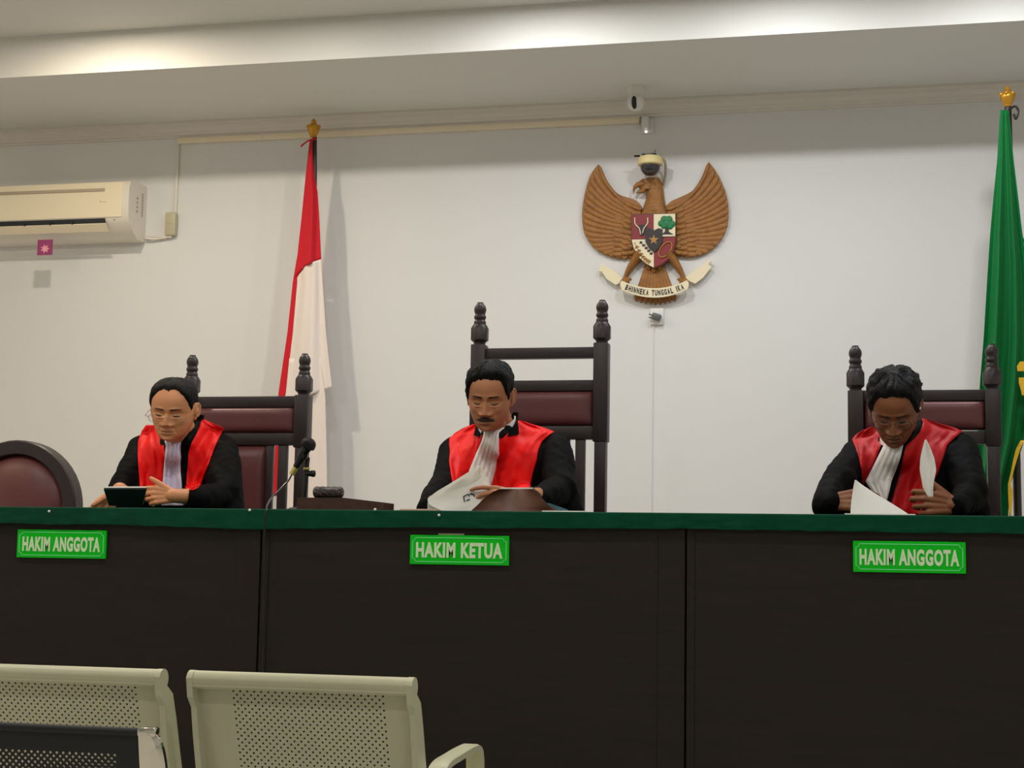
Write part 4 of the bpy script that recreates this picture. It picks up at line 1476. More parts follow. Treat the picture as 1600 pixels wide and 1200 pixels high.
# right judge papers
tag(sheet('loose_page', [(750, 1335.5, 1337.5), (758, 1334, 1348), (770, 1332, 1366), (785, 1330, 1391), (797, 1329, 1410), (803, 1329, 1419)], lambda u, v: 4.78 + .04 * u * (1 - v) + .08 * (1 - v), 'x'),
    'white page tilted up in the right judge\'s hand, resting on the bench', 'paper')
tag(sheet('curled_page', [(687, 1445, 1447.5), (700, 1441.5, 1454), (716, 1438, 1460), (734, 1437, 1463), (750, 1440, 1459.5), (762, 1442, 1458), (776, 1450, 1458)], lambda u, v: 4.86 + .02 * math.sin(u * 3), 'x'),
    'narrow curled white page held up against the right judge\'s red vest', 'paper')
tag(obj('flat_papers', MB().box((W(1320, 797, 4.65).x, 4.62, TZ), (W(1430, 797, 4.65).x, 4.78, TZ + .004)), M_PAPER, smooth=False), 'flat stack of white sheets on the bench before the right judge', 'papers')

# ------------------------------------------------------------------ people
HS = np.array([-1, -.9, -.78, -.62, -.44, -.27, 0, .24, .5, .72, .89, 1])
HW = np.array([.070, .078, .0775, .0735, .0735, .0735, .0730, .0755, .083, .092, .097, .1])
HF = np.array([.20, .185, .144, .115, .099, .0915, .086, .0945, .1016, .104, .105, .105])
HB = np.array([.0, .02, .048, .064, .073, .083, .093, .102, .11, .115, .12, .12])


def head_pt(a, s, off=0.0):
    """a: angle from the face direction (-y), + towards +x; s: -1 chin .. 1 crown"""
    k = math.sqrt(max(0, 1 - s * s))
    w, f, b = np.interp(s, HS, HW) * k, np.interp(s, HS, HF) * k, np.interp(s, HS, HB) * k
    sa, ca = math.sin(a), math.cos(a)
    x = (w + off) * math.copysign(abs(sa) ** .92, sa)
    y = -(f + off) * abs(ca) ** .88 if ca > 0 else (b + off) * abs(ca) ** .95
    z = .0015 + (.1165 + off) * s
    return Vector((x, y, z))


def g(x, c, s):
    return np.exp(-((x - c) / s) ** 2)


def face_disp(x, z, q):
    """forward relief of the face, metres, for head-local x, z arrays"""
    ax = np.abs(x)
    d = np.zeros_like(x)
    # nose
    nz = np.interp(z, [-.052, -.047, -.042, -.036, -.028, -.010, .006, .016, .03], [0, .003, .019, .0255, .022, .0135, .006, .003, 0])
    nw = np.interp(z, [-.05, -.036, -.015, .01], [.0135, .0125, .0095, .010])
    d += nz * np.exp(-(ax / nw) ** 2) * q.get('nose', 1)
    d += .0125 * g(ax, .0165, .0068) * g(z, -.0395, .0065) * q.get('nose', 1)
    d -= .004 * g(ax, .0065, .003) * g(z, -.0475, .0025)
    # eye sockets, lids, brow
    d -= .0105 * g(ax, .030, .016) * g(z, .003, .0105)
    d -= .003 * g(ax, .014, .006) * g(z, .004, .01)
    d += .0062 * g(ax, .0305, .0125) * g(z, .000, .0075)
    d -= .0016 * g(ax, .031, .015) * g(z, -.0052, .0016)
    d -= .0012 * g(ax, .031, .014) * g(z, .0075, .0016)
    d += .0045 * g(ax, .026, .018) * g(z, .022, .0075)
    d += .003 * g(ax, .030, .012) * g(z, -.014, .005) * q.get('bags', 1)
    d -= .0015 * g(ax, .028, .012) * g(z, -.019, .002) * q.get('bags', 1)
    # cheeks, nasolabial fold
    d += .0045 * g(ax, .042, .016) * g(z, -.026, .014)
    fx = np.interp(z, [-.075, -.06, -.04], [.032, .027, .018])
    d -= .0022 * np.exp(-((ax - fx) / .003) ** 2) * g(z, -.058, .014)
    # mouth
    d += .004 * g(ax, 0, .024) * g(z, -.066, .012)
    d += .0045 * g(ax, 0, .016) * g(z, -.0605, .0035)
    d += .0055 * g(ax, 0, .014) * g(z, -.0725, .0038)
    d -= .0040 * g(ax, 0, .021) * g(z, -.0668, .0016)
    d -= .0025 * g(ax, 0, .017) * g(z, -.0815, .004)
    d += .0055 * g(ax, 0, .016) * g(z, -.097, .009)
    return d


def hand(mb_, Wp, Fd, Nd, side, curls, scale=1.0, thumb=(.5, .8, .25), tcurl=.5):
    """Wp wrist, Fd towards the fingers, Nd where the palm faces, side: thumb side = side * (Fd x Nd)"""
    Fd = Fd.normalized()
    Nd = (Nd - Fd * Nd.dot(Fd)).normalized()
    S = Fd.cross(Nd).normalized() * side
    k = scale
    offs = [.030, .010, -.0105, -.029]
    base = [.014, .004, -.006, -.015]
    kl = [.088, .091, .087, .078]
    segs = [(.041, .025, .020), (.045, .028, .021), (.042, .026, .021), (.033, .020, .018)]
    for i in range(4):
        B = Wp + S * base[i] * k + Fd * .004 * k
        K = Wp + S * offs[i] * k + Fd * kl[i] * k
        mb_.cone(B, .0125 * k, K, .0100 * k, 12)
        d = (Fd + S * (offs[i] * 2.2)).normalized()
        ang = 0
        p_ = K
        for j in range(3):
            ang += curls[i][j] if isinstance(curls[i], (tuple, list)) else curls[i] * (.8, 1.0, .7)[j]
            dd = (d * math.cos(ang) + Nd * math.sin(ang)).normalized()
            q_ = p_ + dd * segs[i][j] * k
            r0, r1 = (.0090, .0083, .0075)[j] * k * (1 if i < 3 else .88), (.0083, .0076, .0066)[j] * k * (1 if i < 3 else .88)
            mb_.cone(p_, r0, q_, r1, 12)
            p_ = q_
    # palm filler
    mb_.cone(Wp + S * .008 * k + Fd * .02 * k + Nd * .004 * k, .014 * k, Wp + S * .012 * k + Fd * .07 * k + Nd * .002 * k, .012 * k, 12)
    mb_.cone(Wp - S * .008 * k + Fd * .02 * k + Nd * .004 * k, .014 * k, Wp - S * .014 * k + Fd * .065 * k + Nd * .002 * k, .012 * k, 12)
    # thumb
    T0 = Wp + S * .016 * k + Fd * .016 * k + Nd * .004 * k
    td = (Fd * thumb[0] + S * thumb[1] + Nd * thumb[2]).normalized()
    T1 = T0 + td * .044 * k
    td2 = (td * math.cos(tcurl * .6) + Fd * math.sin(tcurl * .6)).normalized()
    T2 = T1 + td2 * .033 * k
    td3 = (td * math.cos(tcurl) + Fd * math.sin(tcurl)).normalized()
    T3 = T2 + td3 * .026 * k
    mb_.cone(T0, .0145 * k, T1, .0118 * k, 12)
    mb_.cone(T1, .0112 * k, T2, .0100 * k, 12)
    mb_.cone(T2, .0102 * k, T3, .0080 * k, 12)


def person(P):
    nm = P['label']
    R = (Matrix.Rotation(P['yaw'], 3, 'Z') @ Matrix.Rotation(P['pitch'], 3, 'X') @ Matrix.Rotation(P['roll'], 3, 'Y'))
    hx, hy, hY = P['head']
    hc = W(hx, hy, hY)
    sx_, sy_, sz_ = P['hscale']
    S3 = Matrix.Diagonal((sx_, sy_, sz_))
    toW = lambda v: hc + R @ (S3 @ v)
    root = thing('person', P['label'], 'person', (hc.x, P['ty'] + .02, DAIS_Z))
    J = lambda px, py, y: W(px, py, y)
    rp = lambda r, px, y: r / pxm(px, y)
    # ---- body
    mb_ = MB()
    rr = []
    ns, na = 44, 56
    for i in range(ns + 1):
        s = -math.cos(PI * i / ns)
        rr.append([toW(head_pt(2 * PI * j / na, max(-.9995, min(.9995, s)))) for j in range(na)])
    mb_.rings(rr)
    for s in (-1, 1):       # ears
        pts = []
        for k in range(13):
            a_ = math.radians(-70 + k * 24)
            pts.append(toW(Vector((s * (.074 + .009 * max(0, math.cos(a_ - .3)) + .004), .012 - .000 + .015 * math.cos(a_) * 1.0, .000 + .029 * math.sin(a_)))))
        mb_.tube(pts, .0042, 8)
        mb_.ell(toW(Vector((s * .077, .012, .002))), (.006, .014, .026), R @ Matrix.Rotation(s * -.35, 3, 'Z'))
        mb_.ell(toW(Vector((s * .0755, .004, -.026))), (.0055, .008, .011), R)
    nb = J(*P['neck'])
    nt = toW(Vector((0, .022, -.03)))
    nt2 = toW(Vector((0, -.010, -.075)))
    mb_.cone(nb, .056, nt, .052, 20)
    mb_.cone(nb + Vector((0, -.02, 0)), .048, nt2, .042, 20)
    # slim trunk and arms under the robe
    sl, sr = J(*P['sho'][0]), J(*P['sho'][1])
    hipz = DAIS_Z + .56
    tx = (sl.x + sr.x) / 2
    hl, hr = Vector((tx - .09, P['ty'] + .06, hipz)), Vector((tx + .09, P['ty'] + .06, hipz))
    mb_.cone(sl, .045, nb + Vector((0, 0, -.05)), .055)
    mb_.cone(sr, .045, nb + Vector((0, 0, -.05)), .055)
    mb_.cone(lerp(sl, sr, .3), .07, hl, .085)
    mb_.cone(lerp(sl, sr, .7), .07, hr, .085)
    mb_.cone(hl, .09, hr, .09)
    for s, arm in enumerate(P['arms']):
        e, w_ = J(*arm['elbow']), J(*arm['wrist'])
        mb_.cone(sl if s == 0 else sr, .044, e, .036)
        mb_.cone(e, .036, w_, .024 if 'wr' not in arm else arm['wr'])
        H = arm['hand']
        mb_.cone(w_, .024, w_ + Vector(H['F']).normalized() * .012, .021)
        hand(mb_, w_, Vector(H['F']), Vector(H['N']), H['side'], H['curls'], H.get('k', 1.0), H.get('thumb', (.5, .8, .25)), H.get('tc', .5))
    # legs
    for hip, kx in ((hl, -.13), (hr, .13)):
        knee = Vector((tx + kx, P['ty'] - .38, DAIS_Z + .52))
        ank = Vector((tx + kx, P['ty'] - .34, DAIS_Z + .09))
        mb_.cone(hip, .08, knee, .052)
        mb_.cone(knee, .052, ank, .034)
        mb_.cone(ank, .034, ank + Vector((0, -.14, -.05)), .028)
    co, faces, e = voxel(mb_, .0024, 3)
    # head-local coordinates, then the relief of the face
    Ri = np.array((R @ S3).inverted())
    loc = (co - np.array(hc)) @ Ri.T
    x, y, z = loc[:, 0], loc[:, 1], loc[:, 2]
    front = np.clip((-y - .035) / .03, 0, 1) * (np.abs(x) < .075) * (z > -.125) * (z < .09) * (y > -.16)
    near = (np.linalg.norm(loc - np.array([0, -.06, -.03]), axis=1) < .13)
    d = face_disp(x, z, P) * front * near
    fdir = np.array(R @ Vector((0, -1, 0)))
    co = co + d[:, None] * fdir[None, :] * sy_
    sel = (front * near) > 0
    me = bpy.data.meshes.new('body')
    me.from_pydata(co.tolist(), [], faces)
    me.update()
    me.polygons.foreach_set('use_smooth', [True] * len(me.polygons))
    ca = me.color_attributes.new('Col', 'FLOAT_COLOR', 'POINT')
    base = np.array(col(*P['skin']))
    C = np.tile(base, (len(co), 1))
    lip = np.exp(-((x / .021) ** 4 + ((z + .0665) / .0085) ** 4)) * (front * near > .3)
    lc = np.array(col(*P['lip']))
    C = C * (1 - .7 * lip[:, None]) + lc * (.7 * lip[:, None])
    beard = P.get('stubble', 0) * np.clip((-.045 - z) / .02, 0, 1) * (np.linalg.norm(loc - np.array([0, -.03, -.06]), axis=1) < .10)
    C[:, :3] *= (1 - beard[:, None] * (1 - lip[:, None]))
    C[:, 3] = 1
    ca.data.foreach_set('color', C.ravel())
    me.materials.append(mat('skin_' + P['tone'], P['skin'], .48, vcol='Col', var=.05, var_scale=25, bump=.12, bump_scale=350, spec=.4, sub=.06))
    o = bpy.data.objects.new('body', me)
    COL.objects.link(o)
    o.parent = root
    o.matrix_parent_inverse = WM[root.name].inverted()
    WM[o.name] = Matrix.Identity(4)
    # BVH of the head in head-local space
    hsel = np.linalg.norm(loc, axis=1) < .2
    loc2 = (co - np.array(hc)) @ Ri.T
    idx = np.cumsum(hsel) - 1
    hf = [tuple(int(idx[k]) for k in f) for f in faces if all(hsel[k] for k in f)]
    bvh = BVHTree.FromPolygons([Vector(v) for v in loc2[hsel].tolist()], hf)

    def face_at(fx, fz):
        h = bvh.ray_cast(Vector((fx, -.3, fz)), Vector((0, 1, 0)))
        return h[0].y if h[0] is not None else -.08

    def patch(name, curve, wid, off, m, nu=26, nv=6, fuzz=.0, rag=0.0):
        """a hair patch over the face along curve(u)->(x,z), half width wid(u)"""
        mp_ = MB()
        rr_ = []
        for i in range(nu + 1):
            u = i / nu
            cx_, cz_ = curve(u)
            c2_ = curve(min(1, u + .02))
            c1_ = curve(max(0, u - .02))
            t_ = Vector((c2_[0] - c1_[0], c2_[1] - c1_[1])).normalized()
            n_ = Vector((-t_.y, t_.x))
            w_ = wid(u) * (1 + rag * noise.noise(Vector((u * 30, 3, P['head'][0]))))
            ring = []
            for k in range(nv + 1):
                q = lerp(-1, 1, k / nv)
                fx, fz = cx_ + n_.x * q * w_, cz_ + n_.y * q * w_
                ring.append(toW(Vector((fx, face_at(fx, fz) - off * math.sqrt(max(0, 1 - q * q * .96)) - fuzz * abs(noise.noise(Vector((u * 25, q * 4, 1)))), fz))))
            for k in (nv, 0):
                q = lerp(-1, 1, k / nv)
                fx, fz = cx_ + n_.x * q * w_, cz_ + n_.y * q * w_
                ring.append(toW(Vector((fx, face_at(fx, fz) + .003, fz))))
            rr_.append(ring)
        mp_.rings(rr_)
        return obj(name, mp_, m, root, angle=180)
    M_H = mat('hair_' + P['tone'], P['hair'], .6, var=.6, var_scale=90, bump=.6, bump_scale=240, spec=.18, stretch=(1, 1, .3))
    M_BROW = mat('brow_hair_' + P['tone'], P.get('brow', P['hair']), .8)
    for s in (-1, 1):
        patch('eyebrow', lambda u: (s * lerp(.012, .046, u), .0185 + .006 * math.sin(u * 2.0) - .004 * u), lambda u: .0034 * (1.1 - u * .7) * (1 if u > .05 else .6) * P.get('browk', 1), .0012, M_BROW, rag=.3)
        patch('eyelashes', lambda u: (s * lerp(.0175, .045, u), -.0052 - .0028 * math.sin(u * PI) + .001 * u), lambda u: .0020 * (math.sin(PI * min(1, max(0.02, u))) * .7 + .35), .0012, M_BROW)
    if P.get('moustache'):
        patch('moustache', lambda u: (lerp(-.030, .030, u), -.0555 - .0075 * abs(2 * u - 1) ** 1.6), lambda u: .0058 * (1 - .55 * abs(2 * u - 1) ** 2.2), .0028, M_BROW, nu=36, fuzz=.0012, rag=.25)
    # ---- hair
    hl_ = P['hairline']        # (angle, z) table in head-local metres
    T = P['hairT']
    mh = MB()
    rr = []
    NA, NS = 120, 60
    vis = []
    for i in range(NS + 1):
        s = lerp(-.75, .9995, i / NS)
        if i / NS > .5:
            s = min(.9995, -.75 + 1.7495 * math.sin((i / NS - .5) * PI) * .5 + .87475)
        row = []
        for j in range(NA):
            a_ = 2 * PI * j / NA
            if a_ > PI:
                a_ -= 2 * PI
            z_ = .0015 + .1165 * s
            zh = interp(abs(a_), [q[0] for q in hl_], [q[1] for q in hl_]) + P.get('asym', 0) * (a_ / 1.2 if abs(a_) < 1.2 else 0) + .003 * noise.noise(Vector((a_ * 9, 2, P['head'][0]))) + .003 * noise.noise(Vector((a_ * 34, 2, P['head'][0])))
            fac = sstep(-.004, .020, z_ - zh)
            th = T * (.6 + .4 * sstep(.0, .09, z_)) * (1 + P.get('side', 0) * sstep(.6, 1.4, abs(a_)))
            bal = P.get('thin', None)
            if bal:
                th *= 1 - bal * math.exp(-(a_ / .6) ** 2) * sstep(1.0, .8, s)
            dsp = P.get('wave', .002) * (noise.noise(Vector((a_ * P.get('wf', 4), s * P.get('wf', 4) * 1.3, P['head'][0]))) + .6 * noise.noise(Vector((a_ * 11, s * 9, P['head'][0] + 5)))) + .0009 * math.sin(a_ * 46 + 5 * noise.noise(Vector((a_ * 3, s * 3, 1))))
            v_ = head_pt(a_, s, 0)
            off = lerp(-.006, th + dsp, fac)
            v_ = head_pt(a_, s, off)
            if P.get('quiff'):
                v_ += Vector((P['quiff'][0], P['quiff'][1], P['quiff'][2])) * fac * math.exp(-(a_ / .9) ** 2) * sstep(.5, .95, s)
            row.append(toW(v_))
            vis.append(fac)
        rr.append(row)
    n_ = NA
    V = [p_ for r_ in rr for p_ in r_]
    Fh = []
    for i in range(NS):
        for j in range(n_):
            k = (j + 1) % n_
            q = (i * n_ + j, i * n_ + k, (i + 1) * n_ + k, (i + 1) * n_ + j)
            if max(vis[t_] for t_ in q) > 0:
                Fh.append(q)
    Fh.append(tuple(NS * n_ + j for j in range(n_)))
    obj('hair', (V, Fh), M_H, root, angle=180)

    # ---- glasses
    if P.get('glasses'):
        G = P['glasses']
        gz, gy = G['z'], G['y']
        gr = thing_child = bpy.data.objects.new('eyeglasses', None)
        COL.objects.link(gr)
        gr.parent = root
        gr.location = (0, 0, 0)
        gr.matrix_parent_inverse = WM[root.name].inverted()
        WM[gr.name] = Matrix.Identity(4)
        mr = G['mat']
        w2, h2 = G.get('w', .0255), G.get('h', .0165)
        for s in (-1, 1):
            pts = []
            for k in range(33):
                a_ = 2 * PI * k / 32
                ca_, sa_ = math.cos(a_), math.sin(a_)
                pts.append(toW(Vector((s * .0335 + w2 * math.copysign(abs(ca_) ** .8, ca_), gy + .006 * abs(s * .0335 + w2 * ca_) / .06, gz + h2 * math.copysign(abs(sa_) ** .8, sa_)))))
            obj('rim', MB().tube(pts, .0010, 8), mr, gr)
            obj('lens', MB().prism(pts[:-1], (R @ Vector((0, .0012, 0)))), M_GLASS, gr, smooth=False)
            obj('temple', MB().tube([toW(Vector((s * (.0335 + w2), gy + .006, gz + .004))), toW(Vector((s * .073, gy + .012, gz + .006))), toW(Vector((s * .081, -.02, gz + .008))), toW(Vector((s * .083, .012, gz + .006))), toW(Vector((s * .081, .024, gz - .015)))], .0011, 8), mr, gr)
        obj('bridge', MB().tube(crom([toW(Vector((-.009, gy, gz + .004))), toW(Vector((0, gy - .003, gz + .007))), toW(Vector((.009, gy, gz + .004)))], 4), .0011, 8), mr, gr)

    # ---- robe
    mb2 = MB()
    for c_ in P['robe']:
        (a, b) = c_[:2]
        pa, pb_ = J(*a[:3]), J(*b[:3])
        mb2.cone(pa, rp(a[3], a[0], a[2]), pb_, rp(b[3], b[0], b[2]), 24)
    mb2.cone(hl + Vector((0, .0, .02)), .125, hr + Vector((0, .0, .02)), .125)
    for kx in (-.12, .12):
        mb2.cone(Vector((tx + kx * .8, P['ty'] + .02, hipz)), .11, Vector((tx + kx, P['ty'] - .3, DAIS_Z + .53)), .085)
    co2, f2, e2 = voxel(mb2, .0065, 9)
    nn = vnormals(co2, f2)
    dd = np.zeros(len(co2))
    for i, c_ in enumerate(co2):
        v = Vector(c_)
        dd[i] = .010 * noise.noise(Vector((v.x * 9, v.y * 6, v.z * 5 + P['head'][0]))) + .007 * (1 - abs(noise.noise(Vector((v.x * 17 + v.z * 9, v.y * 10, v.z * 6))))) - .004 + .003 * noise.noise(v * 40)
    co2 = co2 + nn * dd[:, None]
    robe = obj('black_robe', (co2.tolist(), f2), M_ROBE, root, angle=180, normals=False)
    bv = BVHTree.FromPolygons([Vector(v) for v in co2.tolist()], f2)

    def drape(name, rows, off, m, fold=.004, ff=3.0, seed=0.0, nu=34, nv=46, parent=robe, th=.004, pleat=0, label=None, its=4):
        ys = [r[0] for r in rows]
        last = P['ty'] - .08
        Yg = [[0] * (nu + 1) for _ in range(nv + 1)]
        for j in range(nv + 1):
            for i in range(nu + 1):
                py = lerp(ys[0], ys[-1], j / nv)
                px = lerp(interp(py, ys, [r[1] for r in rows]), interp(py, ys, [r[2] for r in rows]), i / nu)
                h = bv.ray_cast(CAM, ray(px, py))
                Yg[j][i] = h[0].y if h[0] is not None else None
        A = np.array([[np.nan if q is None else q for q in r] for r in Yg])
        for j in range(nv + 1):
            r_ = A[j]
            ok = ~np.isnan(r_)
            if ok.any():
                r_[~ok] = np.interp(np.where(~ok)[0], np.where(ok)[0], r_[ok])
        for i in range(nu + 1):
            r_ = A[:, i]
            ok = ~np.isnan(r_)
            r_[~ok] = np.interp(np.where(~ok)[0], np.where(ok)[0], r_[ok]) if ok.any() else P['ty'] - .08
        for _ in range(its):
            B = A.copy()
            B[1:-1, 1:-1] = (A[1:-1, 1:-1] * 2 + A[:-2, 1:-1] + A[2:, 1:-1] + A[1:-1, :-2] + A[1:-1, 2:]) / 6
            A = np.minimum(B, A)

        def fn(u, v):
            j, i = int(round(v * nv)), int(round(u * nu))
            py = lerp(ys[0], ys[-1], v)
            px = lerp(interp(py, ys, [r[1] for r in rows]), interp(py, ys, [r[2] for r in rows]), u)
            fo = fold * (math.sin(u * ff * 2 * PI + 1.5 * noise.noise(Vector((u * 2, v * 2.5, seed))) * 3 + seed) * .5 + noise.noise(Vector((u * 3 + v * 2, v * 2.2, seed + 4))) * 1.2 + .5)
            if pleat:
                fo = fold * abs(math.sin(u * pleat * PI))
            e_ = min(1, min(u, 1 - u) * 10, min(v, 1 - v) * 14)
            return W(px, py, A[j][i] - off - fo * (.3 + .7 * e_))
        return obj(name, MB().slab(fn, nu, nv, (0, off + th, 0)), m, parent, angle=180, label=label)
    for k, rows in enumerate(P['red']):
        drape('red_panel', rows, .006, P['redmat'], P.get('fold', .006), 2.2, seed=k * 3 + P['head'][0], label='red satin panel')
    for k, rows in enumerate(P.get('black', [])):
        drape('black_lapel', rows, .018, M_ROBE, .002, 1, seed=k, nu=14)
    jb = drape('white_jabot', P['jabot'], .025, P['jmat'], .0035, 4, nu=40, its=14, pleat=P.get('pleat', 5), parent=root)
    # collar around the neck
    mc = MB()
    cc = J(*P['collar'][:3])
    cr = P['collar'][3]
    rr = []
    for k in range(37):
        a_ = 2 * PI * lerp(P.get('gap', .10), 1 - P.get('gap', .10), k / 36)
        # open at the front
        cx_, cy_ = cr * math.sin(a_), -cr * .95 * math.cos(a_)
        lift = .018 * (1 - math.cos(a_)) - .01
        tp_ = min(1, k / 7, (36 - k) / 7)
        hi_ = lerp(-.022, .018, tp_)
        rr.append([cc + Vector((cx_ * k2, cy_ * k2, lift + dz_)) for k2, dz_ in ((1.10, -.03), (1.0, hi_), (.95, hi_), (.95, -.03))])
    mc.rings(rr, cap=False)
    obj('black_collar', mc, M_ROBE, root, angle=60)
    mc = MB()
    rr = []
    for k in range(49):
        a_ = 2 * PI * k / 48
        cx_, cy_ = cr * math.sin(a_) * .93, -cr * .9 * math.cos(a_)
        lift = .018 * (1 - math.cos(a_)) - .01
        rr.append([cc + Vector((cx_ * k2, cy_ * k2, lift + dz_)) for k2, dz_ in ((1.0, -.03), (.98, P.get('wc', .024) - .03 * max(0, 1 - min(k, 48 - k) / 13)), (.94, P.get('wc', .024) - .03 * max(0, 1 - min(k, 48 - k) / 13)), (.94, -.03))])
    mc.rings(rr, cap=False)
    obj('white_collar', mc, P['jmat'], root, angle=60)
    # trousers and shoes
    mt = MB()
    for hip, kx in ((hl, -.13), (hr, .13)):
        knee = Vector((tx + kx, P['ty'] - .38, DAIS_Z + .52))
        ank = Vector((tx + kx, P['ty'] - .34, DAIS_Z + .10))
        mt.cone(knee, .064, ank, .052)
        mt.cone(lerp(hip, knee, .5), .085, knee, .064)
        ms = MB()
        ms.cone(ank + Vector((0, .01, -.045)), .043, ank + Vector((0, -.13, -.062)), .037)
        obj('shoe', ms, M_SHOE, root)
    co3, f3, e3 = voxel(mt, .01, 3)
    obj('trousers', (co3.tolist(), f3), M_TROUSER, root, angle=180, normals=False)
    return root


TYL = 5.38
LEFT = dict(label='seated man with glasses and thinning hair in red and black robe, holding a tablet', tone='light_brown', skin=(212, 146, 102), lip=(160, 96, 76), hair=(13, 11, 11),
            head=(271.5, 640.5, 5.2), ty=TYL, hscale=(1.01, .98, .90), yaw=math.radians(9), pitch=math.radians(17), roll=math.radians(3), nose=.85,
            neck=(288, 690, 5.34), sho=((232, 702, 5.38), (338, 702, 5.38)),
            hairline=[(0, .083), (.25, .086), (.5, .082), (.75, .066), (.95, .046), (1.12, .020), (1.28, -.004), (1.38, .018), (1.75, .022), (1.95, -.025), (PI, -.06)], hairT=.008, thin=.35, wave=.0012,
            glasses=dict(z=-.010, y=-.112, mat=M_RIM),
            arms=(dict(elbow=(192, 774, 5.2), wrist=(187, 766, 5.01), wr=.027, hand=dict(F=(-.55, -.35, -.7), N=(.5, -.3, .1), side=1, curls=(.35, .35, .3, .3), k=.9, thumb=(.9, .25, .3), tc=.1)),
                  dict(elbow=(350, 778, 5.2), wrist=(274, 775, 4.97), hand=dict(F=(-1, -.05, .02), N=(0, 1, -.15), side=-1, curls=(.55, .6, .65, .7), k=.86, thumb=(.85, .50, -.1), tc=.1))),
            robe=[((228, 704, 5.38, 25), (288, 690, 5.38, 27)), ((342, 702, 5.38, 27), (288, 688, 5.38, 27)), ((225, 704, 5.38, 25), (345, 704, 5.38, 27)), ((270, 706, 5.27, 20), (284, 700, 5.31, 30)), ((317, 666, 5.35, 11), (292, 692, 5.27, 13)),
                  ((250, 725, 5.37, 44), (252, 870, 5.36, 50)), ((318, 725, 5.37, 46), (318, 870, 5.36, 50)),
                  ((226, 706, 5.37, 25), (194, 764, 5.22, 23)), ((194, 764, 5.22, 22), (180, 790, 5.12, 19)), ((214, 740, 5.3, 20), (206, 790, 5.2, 20)),
                  ((343, 706, 5.37, 28), (352, 770, 5.22, 27)), ((352, 775, 5.22, 24), (306, 779, 5.03, 17)), ((352, 770, 5.25, 27), (358, 800, 5.22, 26))],
            red=[[(664, 228, 246), (674, 221, 250), (690, 215.5, 254), (710, 215, 258), (740, 217, 257), (763, 218.5, 255), (775, 220, 254)],
                 [(655, 312, 318), (662, 306, 333), (669, 301, 349), (680, 297, 343), (700, 291, 334), (730, 287, 323), (752, 286, 315), (762, 289, 309), (766, 294, 302)]],
            black=[[(648, 306, 316), (662, 297, 312), (676, 287, 306), (690, 280, 298), (705, 280, 294), (740, 282, 290), (766, 285, 290)]],
            redmat=M_RED, jabot=[(687, 256, 283), (696, 259, 281), (706, 258, 280), (740, 255, 282), (771, 253, 284), (790, 252, 284)], jmat=M_JABOT_L, pleat=4,
            collar=(284, 680, 5.31, .070), wc=.0)
CENT = dict(label='seated man with a moustache in a red and black robe, turning white pages', tone='mid_brown', skin=(176, 118, 82), lip=(112, 66, 54), hair=(14, 13, 15),
            head=(765.5, 620, 5.2), ty=5.38, hscale=(.97, .98, .96), yaw=math.radians(3), pitch=math.radians(20), roll=math.radians(2), nose=1.0,
            neck=(779, 672, 5.34), sho=((714, 706, 5.38), (862, 704, 5.38)),
            asym=.006, hairline=[(0, .077), (.3, .074), (.6, .070), (.8, .058), (.95, .034), (1.08, .006), (1.28, -.014), (1.38, .012), (1.72, .018), (1.95, -.03), (PI, -.068)], hairT=.014, wave=.005, side=-.25, brow=(30, 24, 22),
            quiff=(.004, -.002, .002), moustache=True, stubble=.15, browk=1.15,
            arms=(dict(elbow=(694, 764, 5.2), wrist=(676, 786, 5.0), hand=dict(F=(1, -.1, .05), N=(0, .3, -1), side=1, curls=(.3, .3, .3, .35), k=.9)),
                  dict(elbow=(872, 772, 5.2), wrist=(813, 777, 4.88), hand=dict(F=(-1, -.30, .07), N=(0, .75, -.5), side=-1, curls=((.15, .3, .25), (.5, .5, .3), (.6, .6, .4), (.7, .6, .4)), k=.92, thumb=(.9, .3, .5), tc=.2))),
            robe=[((712, 706, 5.38, 24), (776, 684, 5.38, 26)), ((866, 702, 5.38, 26), (784, 680, 5.38, 27)), ((712, 708, 5.38, 24), (866, 706, 5.38, 26)), ((768, 692, 5.27, 22), (778, 688, 5.31, 32)), ((804, 662, 5.36, 10), (784, 686, 5.27, 12)),
                  ((746, 728, 5.37, 46), (746, 870, 5.36, 50)), ((824, 728, 5.37, 50), (824, 870, 5.36, 52)),
                  ((711, 708, 5.37, 25), (700, 755, 5.22, 24)), ((698, 755, 5.22, 24), (676, 788, 5.05, 20)), ((690, 765, 5.1, 18), (668, 796, 5.0, 17)),
                  ((866, 706, 5.37, 27), (875, 762, 5.22, 28)), ((875, 766, 5.22, 26), (840, 779, 5.03, 19)), ((840, 779, 5.03, 19), (815, 779, 4.92, 15)), ((874, 760, 5.26, 28), (884, 800, 5.24, 27))],
            red=[[(663, 738, 748), (668, 725, 753), (676, 711, 754), (685, 702, 752), (695, 701.5, 749), (704, 703, 745), (720, 701.5, 739), (738, 704, 731), (752, 706.5, 724), (765, 709, 722)],
                 [(657, 806, 815), (662, 800, 829), (668, 792, 850), (674, 785, 866), (680, 779, 857), (690, 777, 846), (705, 776, 840), (720, 774, 838), (740, 770, 832), (757, 767, 829), (770, 766, 827)]],
            black=[[(644, 802, 808), (655, 794, 807), (665, 786, 802), (674, 779, 794), (684, 777, 784)], [(662, 746, 752), (672, 750, 757), (680, 752, 756)]],
            redmat=M_RED, jabot=[(668, 754, 788), (676, 756, 779), (690, 752, 778), (710, 743, 777), (735, 733, 773), (757, 726, 767), (775, 720, 764)], jmat=M_JABOT, pleat=5,
            collar=(776, 668, 5.31, .071), wc=.026)
